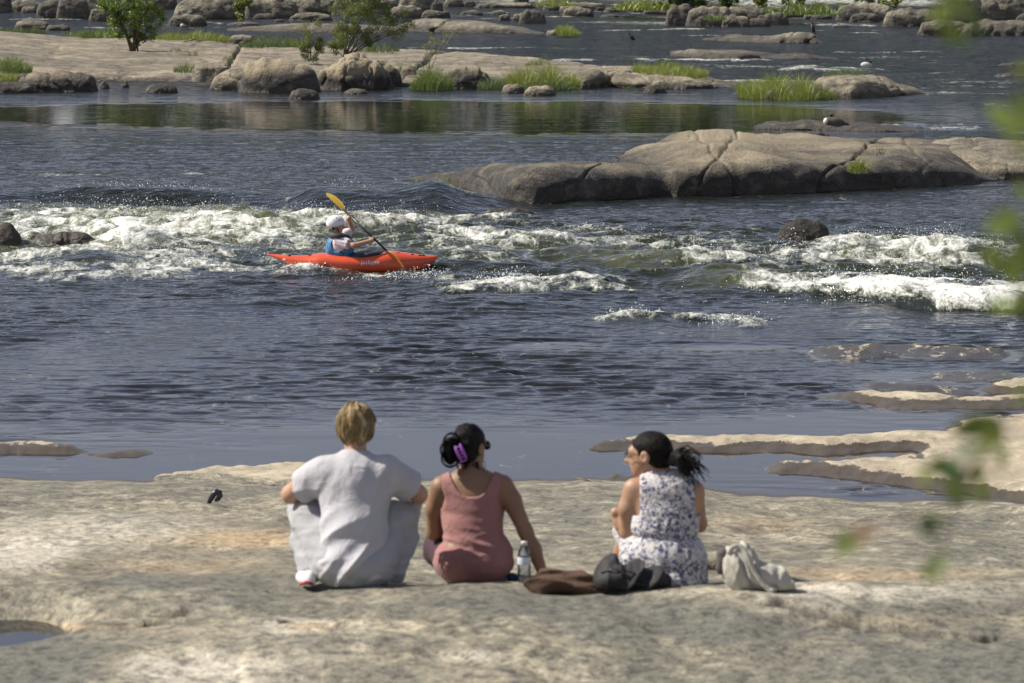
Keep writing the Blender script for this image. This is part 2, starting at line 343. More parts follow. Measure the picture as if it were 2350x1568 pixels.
def ground_h(x, y, full=False):
    px, py0 = proj(x, y, 0.)
    wpx = px+22*n2(x*1.3, y*1.3, 5)+9*n2(x*4, y*3, 8); wpy = py0+4*n2(x*1.1, y*.8, 6)+1.6*n2(x*5, y*4, 7)
    Ds = CAMH*FP/(np.interp(px, SHORE[:, 0], SHORE[:, 1])-HZ)+.5*n2(x*.9, y*.0, 9)+.12*n2(x*4, 0*y, 10)
    t = (y-17.6)/(Ds-17.6)
    und = .05*fb2(x*.8, y*.45, 4, 20)+.006*fb2(x*3, y*2, 3, 24)
    und = und+.020*sst(-.05, .05, n2(x*.35+2, y*.30, 26)+.15*n2(x*2, y*1.5, 27))+.016*sst(-.05, .05, n2(x*.7, y*.5+4, 28)+.2*n2(x*3, y*2, 29))-.02
    slab = np.where(y < 17.6, 1.90+.035*sst(17.9, 16.9, y), 1.90*(1-t)**1.0)+und*sst(-.05, .3, 1-t)-.035*np.exp(-((y-17.95)/.35)**2)*0
    slab = np.where(t > 1, -.6*(t-1)*3, slab)
    bed = -.07-.26*sst(37, 56, y)+.05*fb2(x*.6, y*.5, 3, 30)-.5*sst(50, 60, y)+.27*np.clip(blobs(wpx, wpy, SHAL), 0, 1)
    bed = np.minimum(bed, -.03); z = np.maximum(slab, bed); shelf = 0*x; dark = 0*x
    for poly, hh, dk in SHELF:
        P = np.array(poly); x0, y0 = P.min(0)-[90, 16]; x1, y1 = P.max(0)+[90, 16]
        m = (px > x0) & (px < x1) & (py0 > y0) & (py0 < y1)
        if not m.any(): continue
        sd = sdpoly(wpx[m]+10*n2(x[m]*9, y[m]*6, 11), wpy[m]+1.2*n2(x[m]*9, y[m]*5, 12), poly); s2 = np.minimum(sd, sdpoly(wpx[m], wpy[m]+(8 if hh > .08 else 4), poly)+12)
        k = sst(-90, 0, sd)*.5-.5+.88*hh*(.42*sst(0, 40, sd)+.58*sst(0, 45, s2))+sst(-15, 20, sd)*.024*fb2(x[m]*2.4, y[m]*1.5, 3, 40)+.012*sst(50, 200, sd)
        z[m] = np.maximum(z[m], k); shelf[m] = np.maximum(shelf[m], sst(-40, 5, sd)*(k >= z[m]-1e-6))
        if dk: dark[m] = np.maximum(dark[m], sst(-20, 10, sd))
    shelf = shelf*(t > .985)
    # pool dish at the lower left, small hollows, cracks
    cx, cy, _ = at(15, 1428, 1.9); z = z-.17*np.exp(-(np.maximum(0, np.hypot((x-cx+.05)/.42, (y-cy)/.60)-.45)/.40)**2)
    cx, cy, _ = at(1622, 1206, 1.05); z = z-.06*np.exp(-((x-cx)/.09)**2-((y-cy)/.16)**2)
    cr = 0*x
    for pl, wd, dp in CRACKS:
        q = np.array([at(a, b, 1.93)[:2] for a, b in pl]); d = 1e9+0*x
        xx = x+.02*n2(x*6, y*6, 50); yy = y+.05*n2(x*5, y*5, 51)
        m = (x > q[:, 0].min()-.3) & (x < q[:, 0].max()+.3) & (y > q[:, 1].min()-.3) & (y < q[:, 1].max()+.3)
        for a, b in zip(q[:-1], q[1:]):
            e = b-a; tt = np.clip(((xx-a[0])*e[0]+(yy-a[1])*e[1])/(e@e), 0, 1); d = np.where(m, np.minimum(d, np.hypot(xx-a[0]-tt*e[0], (yy-a[1]-tt*e[1])*.6)), d)
        ww = wd*(.8+.35*n2(x*3, y*3, 52)); c = np.exp(-(d/np.maximum(ww, .004))**2); cr = np.maximum(cr, c); z = z-dp*c
        z = z+.007*np.exp(-(d/.12)**2)*(wd > .015)*np.sign(yy-q[:, 1].mean())
    if not full: return z
    pw = proj(x, y, z)
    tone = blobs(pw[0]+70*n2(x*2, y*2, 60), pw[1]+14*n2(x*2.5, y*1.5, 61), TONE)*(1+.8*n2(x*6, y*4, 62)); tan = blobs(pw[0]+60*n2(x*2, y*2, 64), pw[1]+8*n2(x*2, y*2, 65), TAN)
    return z, shelf, dark, cr, np.clip(tone, -1, 1), np.clip(tan, 0, 1)
nr, nc = 560, 800
D = 12.5*(56/12.5)**(np.arange(nr)/(nr-1)); U = np.linspace(-1, 1, nc)
Y = np.repeat(D[:, None], nc, 1); X = U[None]*(.1333*1.3*Y+.6)
z, shelf, dark, cr, tone, tan = ground_h(X, Y, True)
g = mk('ground', np.stack([X, Y, z], -1).reshape(-1, 3), grid_faces(nr, nc), M_ground, None,
       dict(shelf=shelf, dark=dark, crack=cr, tone=tone, tan=tan)); tag(g, kind='structure')
# river bed, and the slab continuing round the camera and to the horizon
def plane(name, x0, x1, y0, y1, z, mat, kind='structure', n=2):
    xs, ys = np.meshgrid(np.linspace(x0, x1, n), np.linspace(y0, y1, n))
    return tag(mk(name, np.stack([xs, ys, 0*xs+z], -1).reshape(-1, 3), grid_faces(n, n), mat), kind=kind)
plane('river_bed', -3000, 3000, -500, 3500, -1.1, M_wet)
plane('rock_shore', -60, 60, -12, 12.6, 1.9, M_ground)
# ================================================================== WATER
FOAM = [(250, 520, 330, 34, 1.), (330, 560, 110, 26, .8), (320, 520, 50, 22, .7), (560, 520, 150, 26, .8), (820, 512, 200, 16, .75), (1000, 505, 140, 12, .8), (40, 500, 120, 18, .6), (120, 580, 200, 22, .75),
        (60, 600, 120, 18, .7), (420, 600, 220, 22, .6), (250, 622, 330, 12, .75), (90, 628, 150, 9, .6), (560, 615, 130, 12, .6), (700, 560, 260, 20, .55), (1080, 552, 160, 16, .6), (1150, 590, 140, 14, .45), (1300, 540, 200, 22, .4), (1500, 560, 250, 26, .42),
        (700, 625, 60, 9, 1.1), (840, 637, 110, 9, .95), (960, 640, 50, 10, .7), (1620, 596, 90, 12, .95), (1820, 612, 80, 18, .95), (1950, 572, 110, 16, 1.1), (2130, 585, 190, 24, 1.15), (2330, 585, 110, 20, .8),
        (2050, 615, 200, 10, .6), (1140, 664, 95, 12, 2.6), (1360, 663, 90, 7, 1.5), (1450, 731, 80, 8, 1.5), (1680, 742, 90, 10, 1.5), (1550, 742, 60, 4, .5), (2120, 690, 260, 24, 1.2), (2300, 697, 180, 26, 1.6), (1900, 672, 160, 11, 1.05), (1720, 662, 90, 6, .7),
        (480, 560, 60, 12, .5), (240, 640, 240, 8, .3),
        (2015, 291, 70, 5, .8), (2200, 294, 70, 5, .8), (1950, 780, 40, 3, .6), (2170, 215, 130, 3, .8), (2260, 188, 110, 4, .7), (2050, 132, 90, 3, .8), (1680, 152, 80, 4, .75), (2180, 168, 60, 3, .5), (2300, 200, 60, 3, .5),
        (1820, 155, 60, 3, .6), (1480, 130, 60, 3, .55), (1380, 51, 60, 3, .8), (1500, 54, 70, 4, .9), (1560, 42, 40, 3, .7), (1120, 43, 50, 2, .8), (1890, 55, 60, 3, .8), (1960, 58, 40, 2, .7), (1830, 42, 40, 2, .7), (1520, 40, 30, 2, .6),
        (1180, 3, 90, 5, 1.2), (1900, 2, 260, 9, 1.5), (1560, -4, 260, 8, 1.), (2120, 8, 60, 8, 1.2), (1740, 12, 60, 8, 1.1), (1350, 16, 40, 2, .5), (110, 32, 30, 2, .4)]
FOAM2 = [(180, 412, 110, 6, .75), (475, 412, 45, 7, .85), (790, 448, 45, 9, .8), (880, 462, 130, 7, .5), (1020, 470, 90, 4, .4), (655, 478, 22, 14, .45)]
RAP = [(300, 540, 520, 75, 1.), (900, 545, 420, 70, .85), (1500, 570, 500, 70, .8), (2100, 610, 420, 80, 1.), (1300, 640, 400, 40, .5), (300, 400, 400, 25, .4), (900, 440, 350, 35, .6), (2150, 200, 350, 25, .35), (1500, 740, 300, 14, .5), (1650, 45, 350, 20, .3),
       (700, 695, 260, 12, .45), (2200, 290, 200, 10, .3), (150, 470, 300, 30, .5)]
AER = [(300, 500, 330, 45, .55), (330, 540, 200, 30, .6), (540, 510, 250, 30, .45), (860, 505, 200, 18, .4), (1450, 600, 130, 14, .5), (1250, 570, 200, 22, .3), (2100, 590, 230, 34, .45), (1700, 655, 100, 12, .4), (100, 560, 200, 40, .3), (700, 560, 300, 30, .15), (860, 595, 200, 10, .2)]
CALM = [(500, 262, 1400, 50, 1.2), (1500, 275, 800, 42, 1.1), (1000, 1060, 1200, 60, 1.), (1900, 975, 400, 35, .9), (1700, 1050, 500, 25, 1.), (150, 1075, 400, 30, .6)]
HUMP = [(330, 562, 70, 1.3, .22), (1660, 650, 90, 1.2, .16), (1780, 632, 110, 1.3, .12), (1820, 612, 60, 1., .15), (2150, 588, 130, 1.4, .22), (1950, 575, 60, 1., .12), (1140, 665, 80, .7, .10), (1090, 705, 220, 1.5, .10), (850, 665, 130, .9, -.08), (720, 628, 70, .5, .08), (600, 702, 160, .7, .09), (1470, 742, 70, .7, .10), (60, 560, 80, 1.2, .12), (230, 600, 140, .8, .10), (600, 520, 130, .9, .12), (500, 545, 80, .8, .12), (1300, 655, 140, .8, .08), (1560, 598, 100, .9, .12)]
LIPS = [(150, 520, 90, 75.7, 76.8, .30, 90), (-300, 150, 110, 75.2, 77.0, .24, 92), (520, 690, 70, 74.6, 76.6, .20, 84), (680, 1030, 60, 73.2, 75.4, .35, 80.5), (960, 1150, 70, 73.6, 76.0, .26, 79)]
def water_fields(x, y):
    px, py = proj(x, y, 0.)
    wx = px+60*n2(x*.5, y*.35, 1)+14*n2(x*2, y*1.5, 2); k = np.clip((py-HZ)/600, .12, 1.4)**1.5; wy = py+k*(12*n2(x*.6, y*.4, 3)+4*n2(x*2.2, y*1.2, 4))
    F = blobs(wx, wy, FOAM); Rp = np.clip(blobs(wx, wy, RAP), 0, 1); A = np.clip(blobs(wx, wy, AER), 0, 1); C = np.clip(blobs(px, wy, CALM), 0, 1)
    lip = np.interp(px, [-300, 100, 560, 640, 700, 1120, 1300], [75.4, 75.6, 75.5, 74.2, 73.4, 73.6, 74.5]); yl = y+.35*n2(x*.45, 0*y, 94)+.12*n2(x*1.6, 0*y, 95)
    cut = np.where((px < 1300) & (y < 90), sst(lip+.3, lip-.1, yl), 1); F = F*cut+blobs(wx, wy, FOAM2); Rp = Rp*(.25+.75*cut); A = A*cut
    # crisp lower edge of the white band at the right
    xs = [1500, 1640, 1720, 1850, 1980, 2060, 2150, 2400, 2700]; ys = [640, 652, 668, 681, 690, 704, 716, 720, 722]
    e = np.interp(px, xs, ys)-py+2.2*n2(x*1.2, y*0, 70); band = (px > 1500)*sst(-1.5, 2.5, e)*sst(60, 25, e)
    F = np.where((px > 1560) & (py > 650) & (py < 730), F*sst(-2, 2, e), F)
    return px, py, F, Rp, A, C, e, band
def water_h(x, y):
    px, py, F, Rp, A, C, e, band = water_fields(x, y); far = sst(90, 200, y)
    a = 1-.94*C
    q1 = n2(x/1.0+.25*y, y/.40, 80); q2 = n2(x/.60-.2*y, y/.27, 81); q3 = n2(x/.42, y/.22, 79); am = .55+.9*n2(x/5, y/6, 82); near = sst(66, 52, y)
    z = a*near*np.clip(am, .1, 1.2)*(.021*sst(-.13, .13, q1)+.015*sst(-.13, .13, q2)+.011*sst(-.15, .15, q3)-.02)+a*(1-near)*(.016*fb2(x/.8, y/.42, 3, 80))+.010*far*a*fb2(x/.42, y/.40, 2, 80, .5)+a*(.012+.02*far)*n2(x/1.7, y/1.2, 83)
    c1 = n2(x/1.5, y/1.0, 84); c2 = n2(x/.6, y/.42, 85); c3 = 1-2*np.abs(n2(x/.9+.3*c1, y/.55, 86)); c4 = 1-2*np.abs(n2(x/.34, y/.22, 87))
    z = z+Rp*(.13*c1+.06*c2+.06*c3+.016*c4)
    Fc = np.clip(F, 0, 1.3); z = z+np.clip(Fc-.3, 0, 1)*(.035*n2(x/.34, y/.30, 88)+.012*n2(x/.10, y/.10, 89)+.04+.05*n2(x/.8, y/.6, 90))
    for hx, hy, rx, dy, h in HUMP:
        X0, Y0, _ = at(hx, hy, 0); wm = rx/FP*Y0; q = (x-X0+.3*n2(x*.8, y*.8, 91))/wm; r = (y-Y0+.25*n2(x*1.1, y*.6, 92))/dy; z = z+h*np.exp(-q*q-r*r)
    z = z+.20*band*sst(1600, 2100, px)*(1+.15*n2(x/.5, y/.4, 93))
    yl = y+.35*n2(x*.45, 0*y, 94)+.12*n2(x*1.6, 0*y, 95)
    for p0_, p1_, sp, d0, d1, h_, d2 in LIPS: z = z+h_*sst(d0, d1, yl)*sst(d2, d1+.3, yl)*sst(p0_-sp, p0_+sp, px)*sst(p1_+sp, p1_-sp, px)
    gap = n2(x/1.2+3, y/1.5, 97)+.5*n2(x/.5, y/.7, 98); foam = .98*(1-np.exp(-1.25*np.clip(F, 0, 9)))*np.clip(1-.95*np.clip(gap+.02, 0, 1), .2, 1)+Rp*(.18*c3+.22*c1+.04)+.10*c2*Rp-.12; foam = np.where((band > 0) & (px > 1700), foam+.26*band, foam)
    rif = sst(.38, .72, n2(x/6, y/9, 101)+.55*n2(x/1.4, y/3.2, 102))*sst(95, 115, y)*(1-np.clip(1.3*C, 0, 1))*sst(-.2, .3, n2(x/30, y/60, 103)+.15*sst(1200, 1900, px))
    foam = np.maximum(foam, .62*rif); z = z+.05*rif
    return z, foam, Rp, A, C
def wet_depth(x, y):
    d = np.full(x.shape, 1.); m = (y < 54); 
    if m.any():
        d[m] = -ground_h(x[m], y[m])
    return d
ys = [30.]
while ys[-1] < 600:
    y = ys[-1]; ys.append(y+((.05 if y < 37 else .042) if y < 60 else .075 if y < 95 else max(.075, (y-95)*.012+.075 if y < 160 else .0053*y)))
D = np.array(ys); nc = 820; U = np.linspace(-1, 1, nc); Y = np.repeat(D[:, None], nc, 1); X = U[None]*(.1333*1.22*Y+.8)
X, Y = X.ravel(), Y.ravel()
z, foam, Rp, A, C = water_h(X, Y); dep = wet_depth(X, Y); z = z*sst(.0, .12, dep)+.0
wt = mk('river_water', np.stack([X, Y, z], -1), grid_faces(len(D), nc), M_water, None,
        dict(foam=foam, chop=Rp, aer=A, calm=np.clip(C+sst(.25, .0, dep), 0, 1), opac=1-np.exp(-np.clip(dep, 0, 2)*7))); tag(wt, kind='structure')
def pud(pxc, pyc, z, rx, ry):
    cx, cy, _ = at(pxc, pyc, z); xs, ys_ = np.meshgrid(np.linspace(-rx, rx, 12), np.linspace(-ry, ry, 12))
    o = mk('water', np.stack([cx+xs, cy+ys_, 0*xs+z], -1).reshape(-1, 3), grid_faces(12, 12), M_water, None, dict(calm=np.ones(144), opac=np.full(144, .75))); tag(o, kind='structure')
cx, cy, _ = at(15, 1428, 1.9); gx, gy = np.meshgrid(np.linspace(cx-.3, cx+.3, 9), np.linspace(cy-.3, cy+.3, 9)); pud(-10, 1432, float(np.median(ground_h(gx, gy)))+.045, .60, .85); 
# ================================================================== ROCKS
def rock(name, top, bot, depth, mat, label=None, cat='rock', group=None, kind=None, zb=0., n=2.6, q=.45, amp=.06, seed=0, cracks=(), nuv=None, gro=.5, skirt=.4):
    """Solid rock: waterline, skyline and thickness give every station of a rounded body."""
    top = np.array(top, float); bot = np.array(bot, float); x0, x1 = bot[0, 0], bot[-1, 0]
    nu, nv = nuv or (int(np.clip((x1-x0)/2.2, 26, 420)), 44)
    th = np.linspace(0, np.pi, nu); u = x0+(x1-x0)*(.5-.5*np.cos(th)) if x1-x0 < 600 else np.linspace(x0, x1, nu)
    yb = np.interp(u, bot[:, 0], bot[:, 1]); yt = np.minimum(np.interp(u, top[:, 0], top[:, 1]), yb-.3)
    for arr in (yt, yb):
        k = max(1, nu//40); ker = np.ones(2*k+1)/(2*k+1); arr[:] = np.convolve(np.pad(arr, k, mode='edge'), ker, 'valid')
    dx, dy, dz = ray(u, yb); Df = (zb-CAMH)/dz*dy
    t = (u-x0)/(x1-x0); dep = (np.interp(u, *np.array(depth, float).T) if hasattr(depth, '__len__') else depth*np.clip(1-(2*t-1)**2, .02, 1)**.5)
    for c, wpx, dm, sl in cracks: Df = Df+.3*dm*np.exp(-((u-c)/wpx)**2)
    Dsk = Df+dep*q; _, _, zs = at_y(u, yt, Dsk); zs = np.maximum(zs-zb, .02)
    a = np.linspace(0, np.pi, nv)[:, None]; ca, sa = np.cos(a), np.abs(np.sin(a)); e = 2/n
    yy = np.where(ca > 0, Dsk-(Dsk-Df)*np.abs(ca)**e, Dsk+dep*(1-q)*np.abs(ca)**e); zz = zb+zs*sa**e+0*u
    yy = np.concatenate([yy[:1]-.05, yy, yy[-1:]+.05]); zz = np.concatenate([zz[:1]-skirt, zz, zz[-1:]-skirt]); nv += 2
    kx = (u-1175)/FP*(1+0*yy)/CP*1.0; xx = (u-1175)/FP*np.sqrt(1)*(yy*CP-(zz-CAMH)*SP)
    V = np.stack([xx, yy, zz], -1)
    du = np.gradient(V, axis=1); dv = np.gradient(V, axis=0); N = np.cross(du, dv); N /= np.linalg.norm(N, axis=2)[..., None]+1e-9
    if N[nv//2, nu//2, 2] < 0: N = -N
    S = max(np.ptp(xx[0])*.25, .25); S = min(S, 3.); hz = float(zs.max())
    f = fb3(xx/S, yy/S*.8, zz/S*1.4, 4, seed+1, .5); gr = n3(xx/S*.8+3, yy/S*.5, zz/S*.9, seed+9)
    A = amp*min(S, 1.8*hz+.2); env = sst(0, .12, t)*sst(1, .88, t)
    d = A*f*1.1-gro*A*1.5*np.exp(-(gr/.05)**2)-gro*A*.7*np.exp(-(n3(xx/S*1.7, yy/S*.8, zz/S*2, seed+19)/.04)**2)
    for c, wpx, dm, sl in cracks:
        aa = np.concatenate([a[:1], a, a[-1:]]); g_ = np.exp(-((u-c-sl*aa*60-9*n3(xx*.8, yy, zz*1.6, 5))/(wpx*.16+1.5))**2); d = d-dm*.28*g_
    V = V+N*(d*(.25+.75*env))[..., None]
    V[0, :, 2] = zb-skirt; V[-1, :, 2] = zb-skirt
    o = mk(name, V.reshape(-1, 3), grid_faces(nv, nu), mat)
    return tag(o, label, cat if not kind else None, group, kind)
def bould(x0, x1, yt, yb, mat, label, group=None, zb=0., dep=.75, skew=0., seed=None, n=2.4, p=2.2, amp=.09, tilt=0, gro=.6, bul=1.):
    """Boulder from its extent in the view: a rounded skyline and a footprint that bulges to the front."""
    seed = int(x0*7+yt*3) % 97 if seed is None else seed
    t = np.linspace(0, 1, 15); c = (1-np.abs(2*t-1)**p)**(1/p); wpx = x1-x0; _, Dm, _ = at((x0+x1)/2, yb, zb); wm = wpx/FP*Dm; dm = wm*dep
    bpx = min(bul*FP*(CAMH-zb)/Dm**2*dm*.42, .3*(yb-yt)); rr = np.random.RandomState(seed)
    ts = t**(1+skew) if skew >= 0 else 1-(1-t)**(1-skew)
    ynoise = 1+.07*rr.normal(size=15)*c
    ybot = yb-bpx*(1-c)+tilt*(t-.5); ytop = ybot-(ybot-yt)*c*ynoise
    ytop = np.where(c > 0, ytop, ybot)
    return rock('boulder', np.stack([x0+ts*wpx, ytop], 1), np.stack([x0+t*wpx, ybot], 1), dm, mat, label, 'boulder', group, zb=zb, n=n, amp=amp, seed=seed, gro=gro)
G_FB = 'boulders along the far bank'
# --- long whaleback rock across the middle
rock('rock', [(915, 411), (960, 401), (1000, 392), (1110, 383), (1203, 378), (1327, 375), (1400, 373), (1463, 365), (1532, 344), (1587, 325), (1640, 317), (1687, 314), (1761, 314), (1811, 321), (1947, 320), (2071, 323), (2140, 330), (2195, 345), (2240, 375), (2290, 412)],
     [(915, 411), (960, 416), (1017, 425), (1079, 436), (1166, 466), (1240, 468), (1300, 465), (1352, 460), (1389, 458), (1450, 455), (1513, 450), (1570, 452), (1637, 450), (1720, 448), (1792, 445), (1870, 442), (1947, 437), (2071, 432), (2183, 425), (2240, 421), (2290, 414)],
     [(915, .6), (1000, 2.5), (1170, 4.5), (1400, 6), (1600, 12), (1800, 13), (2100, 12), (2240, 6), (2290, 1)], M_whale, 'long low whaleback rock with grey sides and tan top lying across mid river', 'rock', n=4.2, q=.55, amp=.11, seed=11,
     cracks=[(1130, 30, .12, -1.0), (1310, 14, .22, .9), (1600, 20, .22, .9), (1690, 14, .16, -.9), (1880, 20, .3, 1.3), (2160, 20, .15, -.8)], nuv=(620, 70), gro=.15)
rock('rock', [(2050, 324), (2195, 325), (2288, 327), (2400, 330), (2700, 335)], [(2050, 380), (2195, 410), (2300, 412), (2400, 410), (2700, 405)], 9, M_tan, 'tan flat slab meeting the right end of the long whaleback rock', 'rock', n=3.2, q=.6, amp=.05, seed=12)
bould(1782, 1908, 504, 553, M_whale, 'rounded brown boulder standing alone in the rapids on the right', dep=.6, skew=-.1, amp=.06, gro=.1)
bould(-40, 54, 512, 572, M_wet, 'wet dark boulder in white water at the left edge', dep=.7, amp=.06)
bould(66, 232, 533, 570, M_wet, 'low wet rock half covered by white water beside the left edge', dep=.5, amp=.08)
bould(1105, 1232, 478, 496, M_wet, 'low wet rock below the left end of the long whaleback', dep=.4)
rock('rock', [(1730, 290), (1770, 281), (1800, 284), (1850, 276), (1885, 281), (1960, 283), (2040, 287), (2110, 299)], [(1730, 296), (1800, 298), (1900, 299), (2020, 303), (2110, 302)], 4, M_whale, 'low grey rock with the goose on it', 'rock', n=2.6, amp=.09, seed=14)
bould(1785, 1910, 302, 318, M_whale, 'small low rock just behind the top of the long whaleback', dep=.3)
# --- left island
rock('rock_island', [(-700, 74), (-100, 76), (60, 80), (140, 90), (400, 98), (560, 108), (720, 115), (950, 119), (1040, 123), (1200, 137), (1320, 149), (1420, 156), (1560, 168), (1640, 178), (1690, 197)],
     [(-700, 192), (0, 190), (60, 186), (300, 186), (480, 189), (560, 196), (700, 199), (900, 199), (1100, 202), (1300, 202), (1500, 201), (1640, 200), (1690, 198)],
     [(-700, 60), (400, 58), (900, 48), (1200, 34), (1450, 22), (1600, 12), (1690, 1)], M_tan, kind='structure', n=3.0, q=.78, amp=.055, seed=21, nuv=(760, 90), gro=.3, skirt=.8,
     cracks=[(500, 24, 1.0, .5), (900, 30, 1.2, 1.), (1430, 20, .8, -.5)])
G_IB = 'boulders at the waterline of the left island'
bould(547, 738, 134, 213, M_whale, 'big round boulder, largest on the water edge of the left island', G_IB, dep=.7, skew=.12, p=2.5, amp=.05, gro=.35, seed=5)
bould(480, 640, 152, 206, M_tan, 'flat tan boulder tucked behind the left side of the biggest round one', G_IB, dep=.6, amp=.07, bul=.3)
bould(662, 735, 203, 228, M_whale, 'small round reddish boulder in the water below the biggest round one', G_IB)
bould(722, 905, 133, 207, M_whale, 'dark craggy boulder right of the biggest round one under the shrub', G_IB, n=3., amp=.16, seed=8)
bould(748, 776, 178, 202, M_tan, 'small pale pointed rock beside the dark craggy boulder', G_IB, amp=.05)
bould(788, 846, 204, 216, M_tan, 'flat little rock in shallow water below the craggy boulder', G_IB)
bould(30, 226, 163, 211, M_whale, 'long low dark boulder at the left end of the island', G_IB, amp=.12, n=3, skew=-.2, seed=4)
bould(-60, 96, 188, 214, M_whale, 'low dark rock cut by the left edge of the photo', G_IB, amp=.12)
bould(225, 252, 189, 204, M_fardark, 'little black rock just right of the long low boulder', G_IB)
bould(277, 297, 187, 201, M_far, 'little whitish rock alone in the shallows', G_IB)
bould(332, 410, 192, 214, M_whale, 'flat dark rock alone in the calm shallows', G_IB, amp=.1)
bould(912, 962, 152, 196, M_tan, 'tan upright boulder left of the grass by the sapling', G_IB, amp=.06)
bould(1015, 1132, 154, 204, M_whale, 'dark rounded boulder between the two green grass clumps', G_IB, amp=.12)
bould(855, 925, 150, 200, M_whale, 'grey leaning slab between the craggy boulder and the tan one', G_IB, amp=.1)
bould(1150, 1206, 193, 214, M_tan, 'left one of two small tan rocks below the grass', G_IB, amp=.08)
bould(1200, 1278, 196, 220, M_tan, 'right and wider one of two small tan rocks below the grass', G_IB, amp=.1)
bould(1475, 1532, 194, 214, M_whale, 'small pointed dark rock below the right end of the island', G_IB, p=1.5)
rock('rock', [(1275, 198), (1292, 178), (1330, 166), (1365, 160), (1420, 159), (1455, 165), (1510, 168), (1600, 180), (1650, 190), (1692, 199)], [(1275, 202), (1340, 204), (1400, 201), (1500, 204), (1580, 204), (1650, 203), (1692, 200)],
     7, M_tan, 'long rounded rock forming the right tip of the left island', 'rock', n=3., amp=.12, seed=31, cracks=[(1390, 16, .8, .6), (1500, 12, .5, -.6)])
G_LE = 'broken ledge blocks on the left island'
for a in [(440, 530, 149, 165, 'tan ledge block with a dark gap under it')]:
    _, yy_, _ = at(0, a[3]+40, 0); bould(a[0], a[1], a[2], a[3], M_whale if a[0] in (315, 400) else M_tan, a[4], None, zb=.55 if a[3] < 175 else .25, n=4, amp=.12, p=3, dep=.9)
# --- right mid island and low slabs
rock('rock', [(1862, 200), (1880, 178), (1940, 174), (2010, 176), (2040, 184), (2075, 200), (2130, 214)], [(1862, 220), (1900, 225), (1960, 226), (2020, 223), (2080, 220), (2130, 216)], 6, M_tan, 'rounded rock with grassy left end and tapering right tip', 'rock', n=3, amp=.08, seed=41, cracks=[(2070, 10, .5, -.5)])
rock('rock', [(1702, 206), (1730, 196), (1800, 190), (1880, 192)], [(1702, 217), (1760, 226), (1820, 227), (1880, 226)], 5, M_whale, 'low dark rock beneath the yellow green grass clump', 'rock', amp=.1, seed=42)
bould(1753, 1788, 208, 229, M_tan, 'small rounded stone in front of the yellow green grass', amp=.08); bould(1788, 1818, 206, 220, M_tan, 'tiny stone right of the small rounded one by the grass', amp=.08)
rock('rock', [(1538, 118), (1580, 114), (1700, 117), (1770, 122), (1800, 127)], [(1538, 128), (1600, 134), (1700, 135), (1800, 131)], 5, M_far, 'low flat pale slab above the middle grass clump', 'rock', amp=.06, seed=43)
rock('rock', [(1745, 128), (1800, 123), (1850, 124), (1925, 134)], [(1745, 134), (1820, 136), (1880, 136), (1925, 136)], 3, M_whale, 'low dark wet slab at the right end of the pale slab', 'rock', amp=.08, seed=44)
rock('rock', [(1613, 89), (1676, 82), (1720, 85), (1770, 84), (1810, 76), (1840, 75), (1865, 78), (1890, 98)], [(1613, 92), (1700, 96), (1780, 99), (1850, 99), (1890, 99)], 6, M_far, 'pale whitish rock with the standing cormorant on top', 'rock', n=2.6, amp=.12, seed=45, cracks=[(1800, 8, .5, .3), (1855, 8, .5, .3)])
bould(1252, 1300, 68, 81, M_tan, 'tan stone at the foot of the round grass tuft')
bould(2290, 2400, 143, 151, M_whale, 'low flat stone at the right edge'); bould(2280, 2400, 166, 177, M_wet, 'wet dark stone at the right edge under the flat one')
rock('rock', [(905, 60), (975, 41), (1030, 44), (1100, 50), (1185, 63), (1250, 76)], [(905, 70), (980, 74), (1100, 76), (1190, 76), (1250, 78)], 12, M_far, 'long pale wedge shaped slab behind the big shrub', 'rock', n=3, amp=.06, seed=46, cracks=[(990, 14, 1.5, .6)])
rock('rock', [(520, 66), (600, 60), (680, 54), (760, 55), (860, 58), (930, 64)], [(520, 71), (640, 73), (760, 75), (930, 76)], 10, M_far, 'flat pale slab in the channel left of the wedge shaped one', 'rock', n=3, amp=.05, seed=47)
bould(520, 598, 50, 59, M_far, 'thin low slab in the channel below the pale bank', n=3); bould(520, 590, 80, 99, M_far, 'pale rock half hidden by dark bushes behind the left island')
